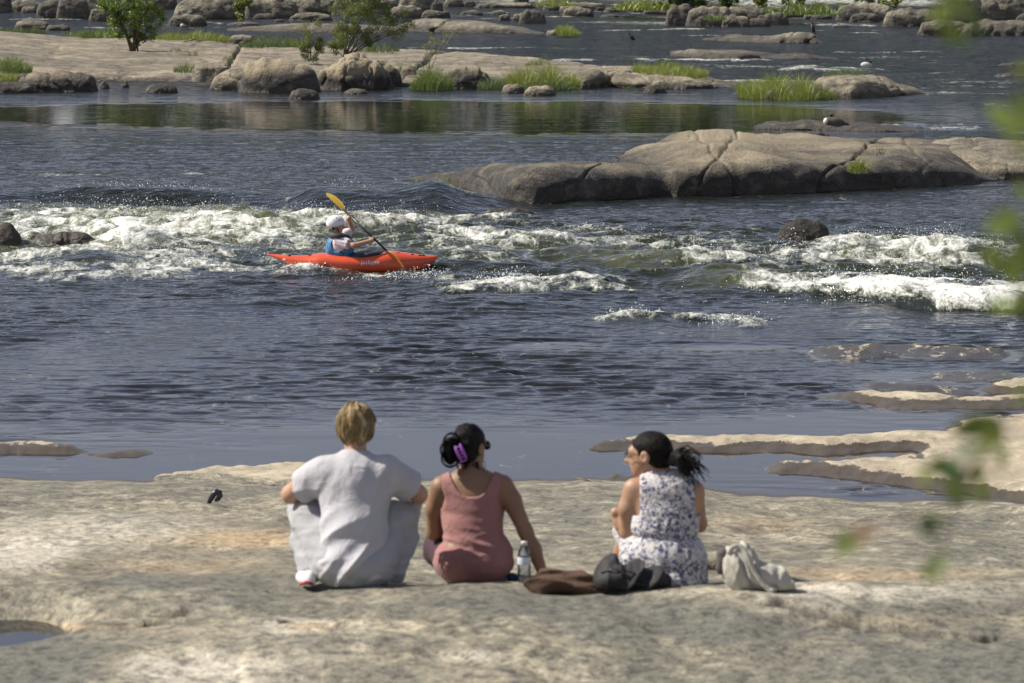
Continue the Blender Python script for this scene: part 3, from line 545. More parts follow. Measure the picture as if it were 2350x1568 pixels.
# --- far bank boulders (x0, x1, top, bottom, dark?, label)
FB = [(-50, 30, -14, 29, 1, 'dark boulder in the top left corner'), (20, 100, 0, 26, 0, 'low tan rock right of the top left corner one'), (48, 88, 13, 30, 0, 'small tan rock in the first gap at top left'),
 (82, 146, 1, 42, 0, 'pale pointed boulder left of the black one'), (128, 208, -6, 44, 1, 'black boulder between two pale ones at top left'), (172, 248, -14, 32, 0, 'pale boulder behind the young tree'), (203, 260, 20, 49, 0, 'rounded tan boulder at left foot of young tree crown'),
 (340, 410, -12, 22, 1, 'dark boulder right of the young tree crown'), (394, 562, -6, 45, 0, 'wide pale boulder right of the young tree'), (398, 447, 20, 46, 0, 'small boulder resting on the flat one near goose'), (384, 477, 34, 61, 0, 'two tiered flat boulder above the goose'),
 (556, 690, -8, 42, 0, 'left half of the widest pale boulder pair'), (660, 790, -12, 32, 0, 'right half of the widest pale boulder pair'), (580, 636, 32, 44, 1, 'low dark rock under the widest pale boulders'), (662, 764, 30, 48, 0, 'flat pale rock below the widest pair'),
 (628, 654, 45, 51, 1, 'tiny dark stone in the channel'), (32, 116, 47, 68, 0, 'grey rock in the left channel above the grass strip'), (104, 162, 57, 70, 0, 'low grey rock beside the one in the left channel'), (760, 850, -10, 34, 0, 'pale boulder seen through the big shrub'),
 (890, 974, 12, 42, 0, 'rounded grey boulder right of the big shrub'), (912, 1002, -16, 28, 0, 'large grey boulder touching the top edge'), (988, 1018, 2, 32, 1, 'dark upright boulder beside the large grey one'), (966, 1020, 23, 44, 0, 'small grey boulder in front of the dark upright one'), (1003, 1034, 25, 41, 1, 'dark stone at the right end of the grey heap'),
 (1018, 1064, -4, 16, 0, 'grey rock left of the first white water'), (1062, 1092, 2, 16, 1, 'small dark rock beside the first white water'), (1088, 1228, 5, 19, 0, 'long low pale slab under the first white water'), (1176, 1216, -8, 14, 1, 'dark rock behind the long low slab'), (1230, 1300, -4, 17, 0, 'brown rock at the right of the first white water'),
 (1056, 1110, 24, 36, 0, 'oval pale stone alone in the far channel'), (1128, 1162, 24, 34, 0, 'smaller oval stone right of the first oval one'), (1144, 1172, 33, 48, 0, 'round grey stone left of the dark block'), (1176, 1206, 31, 49, 0, 'tan stone touching the dark block'), (1190, 1254, 23, 54, 1, 'dark angular block alone in the far channel'),
 (1244, 1286, 10, 25, 0, 'pale rock above the dark angular block'), (1282, 1394, 5, 26, 0, 'long pale rock in the middle of the far bank'), (1290, 1364, 16, 39, 0, 'flat topped boulder below the long pale rock'), (1384, 1452, 18, 28, 0, 'thin pale slab right of the flat topped boulder'), (1378, 1422, 33, 40, 0, 'tiny pale slab in the channel below the thin one'),
 (1408, 1447, 9, 23, 0, 'small boulder left under the bright far grass'), (1444, 1478, 14, 27, 0, 'second small boulder under the bright far grass'), (1474, 1558, 15, 34, 0, 'long grey rock left of the slanted boulder'), (1526, 1602, 12, 59, 1, 'dark slanted boulder leaning to the right'),
 (1572, 1700, 15, 61, 0, 'broad tan boulder right of the slanted one'), (1650, 1770, 16, 52, 0, 'rounded top of the tan rock group with cracks'), (1655, 1725, 36, 62, 0, 'cracked block at the front of the tan rock group'), (1710, 1770, 42, 62, 1, 'dark notch stone at the front right of the tan group'), (1734, 1812, 30, 57, 1, 'brown rounded boulder ending the tan rock group'),
 (1768, 1848, 15, 41, 0, 'flat rock behind the brown rounded boulder'), (1842, 1912, 30, 45, 0, 'low grey slabs left of the large right boulder'), (1916, 2052, 5, 47, 0, 'large domed boulder on the upper right bank'), (1948, 2022, 31, 51, 0, 'low boulder in front of the large domed one'), (2024, 2172, 19, 62, 0, 'square block with a dark stained front'),
 (2160, 2264, -14, 52, 0, 'brown boulder behind the hanging leaves'), (2212, 2308, -4, 52, 0, 'upright egg shaped boulder at upper right'), (2266, 2400, -14, 52, 0, 'slanted boulder right of the egg shaped one'), (2328, 2400, 30, 57, 1, 'small dark boulder at the right edge above the slabs'), (2104, 2246, 47, 81, 0, 'low craggy rock left of the wide slab'), (2200, 2420, 47, 82, 0, 'wide flat rock on the upper right edge'),
 (1908, 1950, 57, 63, 1, 'thin stone in water below the low boulders'), (835, 915, -6, 18, 0, 'pale boulder behind the right half of the big shrub'), (440, 600, -20, 14, 0, 'upper pale boulder cut by the top edge')]
for x0, x1, yt, yb, dk, lab in FB:
    bould(x0, x1, yt, yb, M_fardark if dk else M_far, lab, G_FB, dep=.6, amp=.10, n=3.2, p=3.0, bul=.5, gro=.35)
# ================================================================== VEGETATION
def leaf_mat(name, a, b_, c):
    b = NB(name); v = b.attr('rnd'); col = b.mix(b.mr(v, 0, .5), a, b_); col = b.mix(b.mr(v, .5, 1), col, c)
    d = b.n('BsdfDiffuse', {'Color': col}).outputs[0]; t = b.n('BsdfTranslucent', {'Color': b.mix(.5, col, (.25, .32, .04))}).outputs[0]
    g = b.n('BsdfGlossy', {'Roughness': .45, 'Color': (.6, .6, .6, 1)}).outputs[0]
    m = b.n('MixShader', {0: .3, 1: d, 2: t}).outputs[0]; return b.end(b.n('MixShader', {0: .06, 1: m, 2: g}).outputs[0])
M_gyel = leaf_mat('grass_yellow_green', (.10, .15, .02), (.22, .27, .035), (.38, .38, .11))
M_ggr = leaf_mat('grass_green', (.05, .09, .02), (.11, .17, .035), (.24, .27, .09))
M_gdk = leaf_mat('grass_dark', (.03, .06, .022), (.055, .10, .035), (.10, .15, .05))
M_gsil = leaf_mat('willow_green', (.06, .10, .045), (.11, .16, .08), (.20, .25, .13))
M_leaf = leaf_mat('tree_leaf', (.055, .10, .018), (.12, .19, .03), (.24, .31, .08))
M_leafd = leaf_mat('shrub_leaf', (.06, .085, .022), (.12, .155, .04), (.24, .26, .09))
M_leafy = leaf_mat('yellow_leaf', (.10, .13, .02), (.19, .21, .04), (.32, .30, .09))
M_bark = simple('bark', (.10, .075, .05), .9, .3, 20); M_barkp = simple('pale_bark', (.30, .26, .21), .9, .3, 20)
def blades(rs, bx, by, bz, L, wd, lean, nseg=3):
    n = len(bx); az = rs.rand(n)*2*np.pi; ln = L*(.12+lean*rs.rand(n)); wa = rs.rand(n)*np.pi*.5-np.pi*.25
    V = []; rows = []
    for k in range(nseg+1):
        s = k/nseg; cx = bx+np.cos(az)*ln*s**1.8; cy = by+np.sin(az)*ln*s**1.8; cz = bz+L*(s-.22*lean*s*s)
        w_ = wd*(1-s)**.6*.5+.0005
        rows.append(np.stack([np.stack([cx-w_*np.cos(wa), cy-w_*np.sin(wa), cz], -1), np.stack([cx+w_*np.cos(wa), cy+w_*np.sin(wa), cz], -1)], 1))
    V = np.stack(rows, 1).reshape(n, -1, 3); m = V.shape[1]; base = (np.arange(n)*m)[:, None]; F = []
    for k in range(nseg): F.append(base+np.array([[2*k, 2*k+1, 2*k+3, 2*k+2]]))
    return V.reshape(-1, 3), np.concatenate(F), np.repeat(rs.rand(n), m)
def tuft(x0, x1, yt, yb, mat, label, n=700, zb=.3, d=1.2, seed=None, lean=.5, name='grass_clump', cat='grass clump', group=None, wd=None, leafy=0, prof=None, front=1., kind=None):
    """Clump of grass: blades rooted over a footprint, tallest in the middle."""
    rs = np.random.RandomState(int(x0+yt*7) % 999 if seed is None else seed); X0, Y0, _ = at((x0+x1)/2, yb, zb); m = Y0/FP; W = (x1-x0)*m; H = (yb-yt)*m*1.18
    a = rs.rand(n)*2-1; r = rs.rand(n)*2-1; dd = np.sqrt(np.clip(1-a*a, 0, 1)); lump = np.clip(.72+.55*n2(a*3+seed_(x0), a*0)+.45*n2(a*9+seed_(x0), a*0+4), .2, 1.2)
    bx = a*W/2; by = r*d*dd*.5+d*.5; bz = .12*np.clip(1-front*(1-by/d), 0, 1)-.25*0
    env = (1-np.abs(a)**2.6*.75) if prof is None else np.interp(a, *np.array(prof).T)
    L = H*env*lump*(.55+.45*rs.rand(n)); V, F, rn = blades(rs, bx, by, bz-.05, L, wd or max(.012, .72*m), lean*1.5)
    if leafy:
        k = rs.randint(0, n, leafy); s = rs.rand(leafy)**.7; c = np.stack([bx[k]+.1*L[k]*rs.normal(size=leafy), by[k]+.1*L[k]*rs.normal(size=leafy), bz[k]+L[k]*s], -1)
        v2, f2, r2 = leaves(rs, c, 2.2*m, .5); V = np.concatenate([V, v2]); F = np.concatenate([F, f2+len(V)-len(v2)]); rn = np.concatenate([rn, r2])
    o = mk(name, V, F, mat, None, dict(rnd=rn), smooth=False); o.location = (X0, Y0, zb); return tag(o, label, None if kind else cat, group, kind)
def seed_(x): return (x*.37) % 50
def leaves(rs, c, size, asp=.6, droop=.0):
    n = len(c); d = rs.normal(size=(n, 3)); d[:, 2] -= droop; d /= np.linalg.norm(d, axis=1)[:, None]; e = np.cross(d, rs.normal(size=(n, 3))); e /= np.linalg.norm(e, axis=1)[:, None]+1e-6
    s = (size*(.6+.7*rs.rand(n)))[:, None]
    V = np.stack([c-d*s*.5, c+e*s*asp*.5, c+d*s*.5, c-e*s*asp*.5], 1).reshape(-1, 3)
    return V, (np.arange(n)*4)[:, None]+np.array([[0, 1, 2, 3]]), np.repeat(np.clip(rs.rand(n), 0, 1), 4)
def bush(x0, x1, yt, yb, lab, name, cat, trunk_px, lobes, nleaf, leaf, lmat, bmat, zb=.7, seed=0, stems=None, rt=.05, group=None, spr=1.):
    """Tree or shrub: tapered stems run from the foot to each lobe of the crown, leaves fill the lobes."""
    rs = np.random.RandomState(seed); X0, Y0, _ = at(trunk_px, yb, zb); m = Y0/FP
    root = empty(name, (X0, Y0, zb), lab, cat, group=group); st = []; C = []
    for lx, ly, lr, wt in lobes:
        tgt = np.array([(lx-trunk_px)*m, rs.normal()*lr*m*.5, (yb-ly)*m]); b0 = np.array([rs.normal()*.06, rs.normal()*.06, -.1])
        mid = b0*.5+tgt*.5+np.array([tgt[0]*.12*-1, 0, .08*abs(tgt[0])*0+rs.normal()*.04]); pts = np.array([b0*(1-s)**2+2*mid*s*(1-s)+tgt*s*s for s in np.linspace(0, 1, 7)])
        st.append(tube(pts, np.linspace(rt*(.6+.4*wt), rt*.15, 7), 6)); R_ = lr*m
        for _ in range(7):
            e = tgt+rs.normal(size=3)*R_*np.array([.6, .5, .6]); s0 = pts[rs.randint(3, 6)]; st.append(tube([s0, (s0+e)/2+rs.normal(size=3)*.03, e], [rt*.25, rt*.15, rt*.05], 4))
            k = int(nleaf*wt/7); q = rs.normal(size=(k, 3)); q /= np.linalg.norm(q, axis=1)[:, None]; q *= (rs.rand(k)**.45)[:, None]
            C.append(e+q*R_*np.array([.52, .5, .42])*(.6+.6*rs.rand())*spr)
    V, F = merge(st); mk('trunk', V, F, bmat, root); V, F, rn = leaves(rs, np.concatenate(C), leaf, .75)
    mk('crown', V, F, lmat, root, dict(rnd=rn), smooth=False); return root
# young tree on the left island
bush(235, 385, -30, 117, 'young bushy green tree standing on the left island', 'young_tree', 'tree', 306,
     [(262, 20, 26, 1), (300, 0, 32, 1.3), (340, 12, 30, 1.2), (364, 36, 20, .7), (276, 50, 26, 1), (318, 46, 30, 1.2), (345, 60, 20, .6), (292, 78, 16, .5), (255, 2, 22, .7), (305, -28, 30, 1.), (345, -18, 25, .8), (312, 96, 12, .35), (330, 75, 20, .6), (270, 35, 24, .9), (310, 25, 30, 1.1)], 850, .09, M_leaf, M_bark, seed=2, rt=.05, spr=1.15)
bush(690, 960, -20, 130, 'big sprawling shrub leaning right with open branches on the left island', 'sprawling_shrub', 'shrub', 792,
     [(800, 10, 26, 1), (825, 30, 24, 1), (850, 8, 24, .8), (880, 25, 24, .7), (905, 50, 20, .55), (935, 45, 16, .35), (870, 58, 22, .8), (900, 78, 18, .4), (790, 60, 26, .9), (815, 75, 22, .8), (780, 95, 22, .8), (830, -10, 26, .8), (870, -10, 20, .6), (765, 108, 15, .5), (845, 85, 15, .4), (930, 62, 14, .25)],
     2600, .05, M_leafd, M_bark, seed=3, rt=.035, spr=1.55)
bush(680, 745, 55, 136, 'small dense olive bush at the left foot of the sprawling shrub', 'small_bush', 'bush', 712, [(712, 75, 20, 1), (695, 95, 17, 1), (728, 95, 17, 1), (712, 115, 18, 1), (698, 122, 12, .6), (730, 120, 12, .6)], 1500, .045, M_leafd, M_bark, seed=4, rt=.02, spr=1.4)
bush(970, 1060, 65, 158, 'thin yellowing sapling with sparse leaves on the left island', 'sapling', 'sapling', 984, [(990, 95, 14, .6), (1005, 112, 12, .5), (978, 110, 10, .4), (1025, 82, 12, .35), (1045, 75, 10, .2), (985, 130, 10, .4), (1000, 92, 12, .5)], 130, .06, M_leafy, M_barkp, zb=.5, seed=5, rt=.02)
for k, (x0, x1, yt, yb, lab) in enumerate([(1733, 1768, -14, 17, 'yellow green bush left of the pair before the falls'), (1796, 1856, -16, 12, 'dark low bush in the middle before the falls'), (2028, 2080, -18, 16, 'yellow bush above the large domed boulder'),
      (1500, 1690, -22, 18, 'wide dark green bush at the top middle before the falls'), (1975, 2040, -22, 8, 'olive thicket above the domed boulder'), (545, 570, -6, 32, 'small yellow bush between two wide pale boulders')]):
    cx = (x0+x1)/2; rs = np.random.RandomState(k+50); nl = int(max(4, (x1-x0)/12))
    bush(x0, x1, yt, yb, lab, 'bush', 'bush', cx, [(x0+(x1-x0)*rs.rand(), yt+(yb-yt)*(.2+.6*rs.rand()), 11+4*rs.rand(), 1) for _ in range(nl)], 260, .22, [M_leafy, M_leafd, M_leafy, M_gdk, M_leafd, M_leafy][k], M_bark, zb=1.0 if k < 5 else .6, seed=60+k, rt=.06, group='bushes along the far bank')
GG = 'grass on the mid river rocks'
tuft(-30, 64, 116, 168, M_ggr, 'tall green grass clump on rock at the left edge', 1500, .35, 2.5, group=GG); tuft(-20, 40, 158, 190, M_gyel, 'lower yellow green grass at the left edge by the water', 700, .1, 1., group=GG)
tuft(140, 190, 156, 186, M_gyel, 'thin grass tuft above the long low boulder', 110, .2, 1, group=GG); tuft(395, 448, 132, 166, M_ggr, 'grass tuft growing from the broken ledges', 260, .45, 1, group=GG)
tuft(508, 535, 150, 182, M_gdk, 'dark sprig at the foot of the broken ledges', 130, .2, .8, group=GG)
for k, (x, yt, yb) in enumerate([(400, 104, 118), (440, 106, 128), (520, 122, 140), (872, 130, 152)]):
    tuft(x-12, x+14, yt, yb, M_leafd if k < 3 else M_ggr, ['tiny dry sprig in shade right of the young tree', 'taller dry sprig right of the tiny one', 'tiny green sprig in the middle of the left island', 'green weeds on top of the dark craggy boulder'][k], 60, .75, .6, group='sprigs on the left island')
tuft(905, 948, 138, 170, M_gsil, 'grey green weeds beside the tan upright boulder', 120, .35, 1, group=GG)
tuft(-60, 105, 60, 80, M_gdk, 'dark grass strip behind the left island at the left edge', 1500, .5, 4, group='grass strip behind the left island', lean=.3)
tuft(118, 305, 64, 92, M_ggr, 'bright green grass strip left of the young tree', 3200, .5, 5, group='grass strip behind the left island', lean=.3)
tuft(330, 525, 66, 98, M_gyel, 'yellow green grass strip right of the young tree', 3200, .5, 5, group='grass strip behind the left island', lean=.3)
tuft(540, 705, 78, 110, M_gdk, 'dark leafy ground plants left of the small dense bush', 1600, .6, 5, group='grass strip behind the left island', leafy=1800)
tuft(820, 915, 96, 120, M_gdk, 'dark low plants behind the sprawling shrub', 500, .7, 3, leafy=600, group='grass strip behind the left island')
tuft(945, 1038, 136, 206, M_ggr, 'green grass and willow clump below the sapling', 1500, .05, 2.2, leafy=900, group=GG); tuft(938, 1035, 165, 208, M_gsil, 'grey green willow fringe hanging to the water below the sapling', 1000, .0, 1.0, leafy=900, group=GG)
tuft(1095, 1185, 166, 206, M_gsil, 'grey green willow plants between the two clumps', 1000, .0, 1.2, leafy=1100, group=GG)
tuft(1165, 1332, 140, 206, M_gyel, 'wide yellow green grass clump in the middle of the island edge', 2800, .05, 3.5, leafy=900, group=GG, prof=[(-1, .75), (-.5, 1), (0, .95), (.5, .9), (1, .35)]); tuft(1195, 1320, 172, 209, M_gsil, 'grey green fringe below the wide yellow green clump', 1300, .0, 1.0, leafy=1200, group=GG)
tuft(1235, 1262, 112, 152, M_ggr, 'single leafy plant standing above the wide clump', 30, .35, .4, leafy=160, group=GG); tuft(1205, 1245, 133, 152, M_ggr, 'small grass tuft left of the leafy plant', 160, .4, 1, group=GG)
tuft(1458, 1630, 134, 180, M_gyel, 'bright grass clump behind the right tip of the island', 3000, .35, 4, group=GG, prof=[(-1, .8), (0, 1), (.6, .8), (1, .4)])
tuft(1508, 1536, 182, 198, M_gdk, 'little green sprig in the hollow at the island tip', 90, .2, .6, group=GG); tuft(1430, 1460, 188, 206, M_gdk, 'dark sprig left of the hollow sprig', 60, .0, .5, group=GG)
tuft(1703, 1915, 160, 229, M_gyel, 'large yellow green grass clump left on the right hand rock', 3600, .02, 4.5, group=GG, leafy=500, prof=[(-1, .7), (-.5, .95), (.2, 1), (.5, .75), (1, .45)], lean=.6); tuft(1700, 1735, 175, 222, M_gsil, 'grey green plants at the left end of the large clump', 260, .0, 1, leafy=300, group=GG)
tuft(1840, 1922, 195, 229, M_ggr, 'green leafy fringe under the large clump', 900, .0, 1.0, leafy=700, group=GG); tuft(1893, 2000, 150, 182, M_gsil, 'grey green plants behind the right hand rock', 900, .4, 2, leafy=700, group=GG)
tuft(1278, 1334, 47, 82, M_gyel, 'round yellow green tuft on a stone in the upper channel', 1200, .1, 3, group=GG, prof=[(-1, .7), (-.3, 1), (.4, .6), (1, .3)])
tuft(1945, 1995, 340, 395, M_gyel, 'small green tuft in a cleft of the long whaleback rock', 150, .55, .3, lean=1., group=GG)
tuft(2005, 2035, 335, 352, M_gsil, 'tiny dry tuft on the long whaleback', 40, .8, .3)
for k, x in enumerate((950, 998, 1030)): tuft(x-9, x+9, 392-k, 424, M_gyel, ['first thin grass sprout', 'second and tallest thin grass sprout', 'third thin grass sprout'][k]+' on the left tip of the long whaleback', 14, .1, .25, group='sprouts on the long whaleback')
GF = 'far grass before the falls'
for k, a in enumerate([(1225, 1332, 1, 14, M_gyel), (1408, 1575, -4, 24, M_gyel), (1490, 1665, 2, 22, M_gdk), (1765, 1948, 3, 34, M_ggr), (1608, 1760, 10, 24, M_ggr), (1940, 1985, 8, 20, M_ggr), (1430, 1470, 2, 20, M_gdk)]):
    tuft(a[0], a[1], a[2], a[3], a[4], ['low far grass left of the bright far patch', 'bright far grass patch at the top middle', 'dark far grass behind the slanted boulder', 'green far grass left of the large domed boulder', 'thin far grass above the tan rock group', 'far grass tip beside the domed boulder', 'dark far weeds left of the bright far patch'][k], 1100, .8, 14, wd=.11, group=GF)
tuft(1615, 1670, 30, 46, M_ggr, 'green tuft on the tan rock group', 160, 1.2, 2, wd=.06, group=GF)
# far wood beyond the river (its reflection darkens the calm water)
rs = np.random.RandomState(9); Vs = []; Fs = []; Rn = []; off = 0
for i in range(130):
    cx, cy = -330+i*5.2+rs.normal()*3, 640+rs.rand()*60; H = 34+12*rs.rand()
    c = rs.normal(size=(300, 3)); c /= np.linalg.norm(c, axis=1)[:, None]; c *= (rs.rand(300)**.4)[:, None]; c = c*[6.5, 5, H*.5]+[cx, cy, H*.55]
    v, f, r_ = leaves(rs, c, 3.2, .9); Vs.append(v); Fs.append(f+off); Rn.append(r_); off += len(v)
tag(mk('far_wood', np.concatenate(Vs), np.concatenate(Fs), M_gdk, None, dict(rnd=np.concatenate(Rn)), smooth=False), 'dark green wood on the far side of the river', kind='stuff')
plane('far_bank', -900, 900, 600, 1500, .8, M_tan)
# driftwood on the left island and at the shore
def stick(pts, r, label, mat=M_bark, name='driftwood_stick', cat='driftwood'):
    V, F = tube(pts, r, 7); c = np.array(pts).mean(0); o = mk(name, V-c, F, mat); o.location = c; return tag(o, label, cat)
p = [at(x, y, .85) for x, y in [(424, 95), (440, 92), (455, 94), (470, 92)]]; stick(p, [.03, .05, .05, .03], 'pale driftwood lying behind the sprigs on the left island', M_barkp)
p = [at(x, y, z) for x, y, z in [(800, 138, .95), (830, 155, .7), (868, 190, .15)]]; stick(p, [.035, .03, .02], 'bare pale branch leaning on the dark craggy boulder', M_barkp)
p = [at(x, y, z) for x, y, z in [(1318, 1098, .03), (1336, 1101, .07), (1350, 1107, .10), (1364, 1110, .03)]]; stick(p, [.006, .02, .018, .006], 'small dark driftwood stick at the waterline of the big slab', M_bark)
p = [at(x, y, 1.6) for x, y in [(1392, 10), (1410, -6)]]; 
# foreground branch with out of focus leaves
def leaf_shape(L, W, droop=.15):
    u = np.linspace(0, 1, 9); wv = W*np.sin(np.pi*u**.75)**.9*.5; V = []
    for s in (-1, 0, 1): V.append(np.stack([u*L, s*wv, -.18*np.abs(s)*wv*-1-droop*L*u*u], -1))
    return np.concatenate(V), grid_faces(3, 9)
M_tleaf = leaf_mat('twig_leaf', (.07, .10, .018), (.10, .14, .022), (.15, .19, .04)); M_rleaf = leaf_mat('withered_leaf', (.20, .11, .06), (.24, .13, .08), (.22, .16, .08))
LP = [(2150, 30, 1, 70), (2200, 12, 1, 80), (2180, 70, 0, 85), (2205, 95, 2, 60), (2300, 268, 1, 85), (2335, 300, 0, 90), (2350, 250, 1, 80), (2345, 340, 0, 60), (2300, 512, 1, 90), (2345, 540, 0, 70), (2285, 598, 1, 80), (2330, 630, 0, 90), (2352, 590, 1, 80), (2310, 700, 1, 75), (2350, 690, 1, 60), (2335, 812, 1, 70),
      (2230, 980, 0, 90), (2290, 985, 0, 80), (2268, 1020, 0, 75), (2155, 1070, 0, 75), (2190, 1085, 2, 80), (2245, 1092, 2, 60), (2195, 1135, 1, 70), (2132, 1210, 2, 60), (1955, 1240, 0, 95), (1985, 1222, 3, 60), (2148, 1300, 0, 80), (2165, 1282, 3, 45), (2345, 440, 0, 60), (2320, 870, 1, 60), (2345, 905, 0, 60), (2215, 1040, 2, 70), (2250, 1135, 1, 60), (2120, 1095, 1, 55), (2300, 1050, 0, 60), (2240, 60, 2, 60), (2345, 160, 1, 50), (2150, 1190, 2, 50)]
DL = 3.1; X0, Y0, Z0 = at_y(2480, 640, DL); br = empty('leafy_branch', (X0, Y0, Z0), 'hanging green leafy twigs close in front at the right edge, out of focus', 'branch')
M_ll = leaf_mat('twig_leaf_light', (.14, .19, .04), (.19, .25, .05), (.25, .31, .08)); M_ld = leaf_mat('twig_leaf_dark', (.025, .055, .012), (.035, .08, .015), (.05, .10, .02))
rs = np.random.RandomState(12); st = []
def loc(px, py, dy=0): a = at_y(px, py, DL+dy); return np.array([a[0]-X0, a[1]-Y0, a[2]-Z0])
for pth in ([(2480, -300), (2430, 100), (2440, 640), (2380, 900), (2300, 980)], [(2480, -300), (2300, -100), (2200, 0), (2190, 80)], [(2440, 640), (2360, 560), (2300, 500)], [(2435, 300), (2380, 280), (2310, 270)], [(2440, 640), (2380, 650), (2300, 610)],
            [(2300, 980), (2240, 1060), (2160, 1150), (2000, 1225)], [(2240, 1060), (2190, 1160), (2150, 1290)]):
    P_ = np.array([loc(a, b) for a, b in pth]); st.append(tube(P_, np.linspace(.0020, .0007, len(P_)), 5))
V, F = merge(st); mk('stem', V, F, M_bark, br)
for i, (a, b_, k, sz) in enumerate(LP):
    L = sz/FP*DL*1.12; V, F = leaf_shape(L, L*.6); E = np.array(Euler((rs.normal()*.5, rs.normal()*.5+.3, rs.rand()*6.3)).to_matrix())
    if a in (1955, 1985, 2148, 2165): E = np.array(Euler((.9, -.65 if a < 2000 else -1.0, .1)).to_matrix())
    elif rs.rand() < .7: E = np.array(Euler((1.1+rs.normal()*.3, rs.rand()*3, rs.normal()*.4)).to_matrix())
    V = (V-[L/2, 0, 0])@E.T+loc(a, b_, rs.normal()*.12)
    o = mk('leaf', V, F, [M_tleaf, M_ll, M_ld, M_rleaf][k], br, dict(rnd=np.full(len(V), rs.rand())))
    if k == 3: o['label'] = 'brown withered leaf tip'
# ================================================================== THINGS: kayak, people, birds, bags
def on_ground(px, py):
    D_ = np.linspace(13, 36, 2301); dx, dy, dz = ray(px, py); x = dx/dy*D_; z = CAMH+dz/dy*D_; g_ = ground_h(x[None], D_[None])[0]
    i = np.argmax(z < g_); return Vector((x[i], D_[i], g_[i]))
def cloth_mat(name, col, var=.12, fold=.0, weave=.15, rough=.92):
    b = NB(name); p = b.pos(obj=True); f = b.noise(p, 6, 4); c = b.mix(b.mr(f, .3, .7), [x*(1-var) for x in col], [x*(1+var*.6) for x in col])
    h = b.math('ADD', b.math('MULTIPLY', b.noise(p, 260, 2), weave*.01), b.math('MULTIPLY', b.noise(p, 14, 4, .5, .6), .012))
    return b.end(b.bsdf(c, rough, b.bump(h, 1.), Sheen_Weight=.15 if max(col) > .1 else 0.))
def skin_mat(name, col):
    b = NB(name); p = b.pos(obj=True); f = b.noise(p, 9, 5); c = b.mix(b.mr(f, .3, .7), [x*.88 for x in col], [x*1.1 for x in col])
    return b.end(b.bsdf(c, .5, b.bump(b.noise(p, 120, 3), .002), Subsurface_Weight=.08, Subsurface_Radius=(.02, .008, .004), Subsurface_Scale=.3))
def hair_mat(name, a, b_, c, rough=.45):
    b = NB(name); p = b.n('Mapping', {'Vector': b.n('TexCoord').outputs['Object'], 'Scale': (1, 1, .16)}).outputs[0]; f = b.noise(p, 110, 4, .6, .8); g_ = b.noise(p, 26, 3, .6, 1.2)
    col = b.mix(b.mr(f, .38, .62), a, b_); col = b.mix(b.mr(g_, .5, .68), col, c)
    return b.end(b.bsdf(col, rough, b.bump(b.math('ADD', f, g_), .006), Specular_IOR_Level=.10))
M_skinA = skin_mat('light_skin', (.47, .27, .18)); M_skinB = skin_mat('brown_skin', (.26, .145, .085)); M_skinC = skin_mat('tan_skin', (.40, .235, .15))
M_shirt = cloth_mat('grey_jersey', (.47, .46, .49)); M_trou = cloth_mat('grey_fleece', (.37, .37, .385)); M_tank = cloth_mat('rose_jersey', (.33, .155, .145)); M_plum = cloth_mat('plum_cotton', (.060, .030, .045))
M_blond = hair_mat('blond_hair', (.14, .095, .045), (.26, .19, .10), (.50, .40, .24)); M_black = hair_mat('black_hair', (.006, .005, .005), (.011, .009, .008), (.022, .018, .016), .5)
M_dark = simple('black_plastic', (.012, .012, .014), .3); M_whitepl = simple('white_shell', (.72, .72, .74), .32, .03); M_red = simple('red_rubber', (.45, .03, .03), .5)
def floral():
    b = NB('floral_cotton'); p = b.n('TexCoord').outputs['Object']; q = b.n('Mapping', {'Vector': p, 'Scale': (1, 1, 1)}).outputs[0]
    v1 = b.noise(q, 25, 3, .6, 2.2); v2 = b.noise(q, 70, 3, .6, 1.0); big = b.noise(q, 9, 2)
    m = b.math('MULTIPLY', b.mr(v1, .455, .52), b.mr(v2, .38, .50)); m = b.math('MULTIPLY', m, b.mr(big, .30, .42))
    vein = b.mr(b.math('ABSOLUTE', b.math('SUBTRACT', b.noise(q, 22, 2, .5, 3), .5)), .012, .022, .7, 0)
    c = b.mix(b.math('MAXIMUM', m, b.math('MULTIPLY', vein, .6)), (.60, .57, .55), (.05, .06, .14))
    return b.end(b.bsdf(c, .9, b.bump(b.noise(q, 16, 4, .5, .6), .012)))
M_floral = floral()
def rotq(P, c, yaw=0, pitch=0, roll=0):
    M = np.array(Euler((pitch, roll, yaw)).to_matrix()).T; q = [P[0]-c[0], P[1]-c[1], P[2]-c[2]]
    return [M[i][0]*q[0]+M[i][1]*q[1]+M[i][2]*q[2] for i in range(3)]
def head(P, c, yaw=0, pitch=0, s=1., roll=0):
    q = rotq(P, c, yaw, pitch, roll); q = [a/s for a in q]
    d = sm([ell(q, (0, -.012, .02), (.074, .094, .088)), ell(q, (0, .03, -.045), (.056, .062, .062)), ell(q, (0, .058, -.085), (.028, .026, .022)), cap(q, (-.03, .068, .022), (.03, .068, .022), .019)], .025)
    d = sm([d, cap(q, (0, .086, .015), (0, .112, -.022), .008, .012)], .01); d = smin(d, cap(q, (0, .096, -.027), (0, .088, -.03), .016, .02), .008)
    for sx in (-1, 1):
        d = smax(d, -ell(q, (sx*.031, .098, .004), (.017, .014, .010)), .01); d = smin(d, ell(q, (sx*.031, .078, .003), (.013, .012, .011)), .003)
        e = smax(ell(q, (sx*.078, -.008, -.008), (.012, .024, .033)), -ell(q, (sx*.090, -.004, -.004), (.008, .013, .019)), .004); d = smin(d, e, .006)
    d = smin(d, ell(q, (0, .085, -.052), (.024, .012, .0055)), .004); d = smin(d, ell(q, (0, .083, -.063), (.020, .013, .007)), .004)
    return d*s
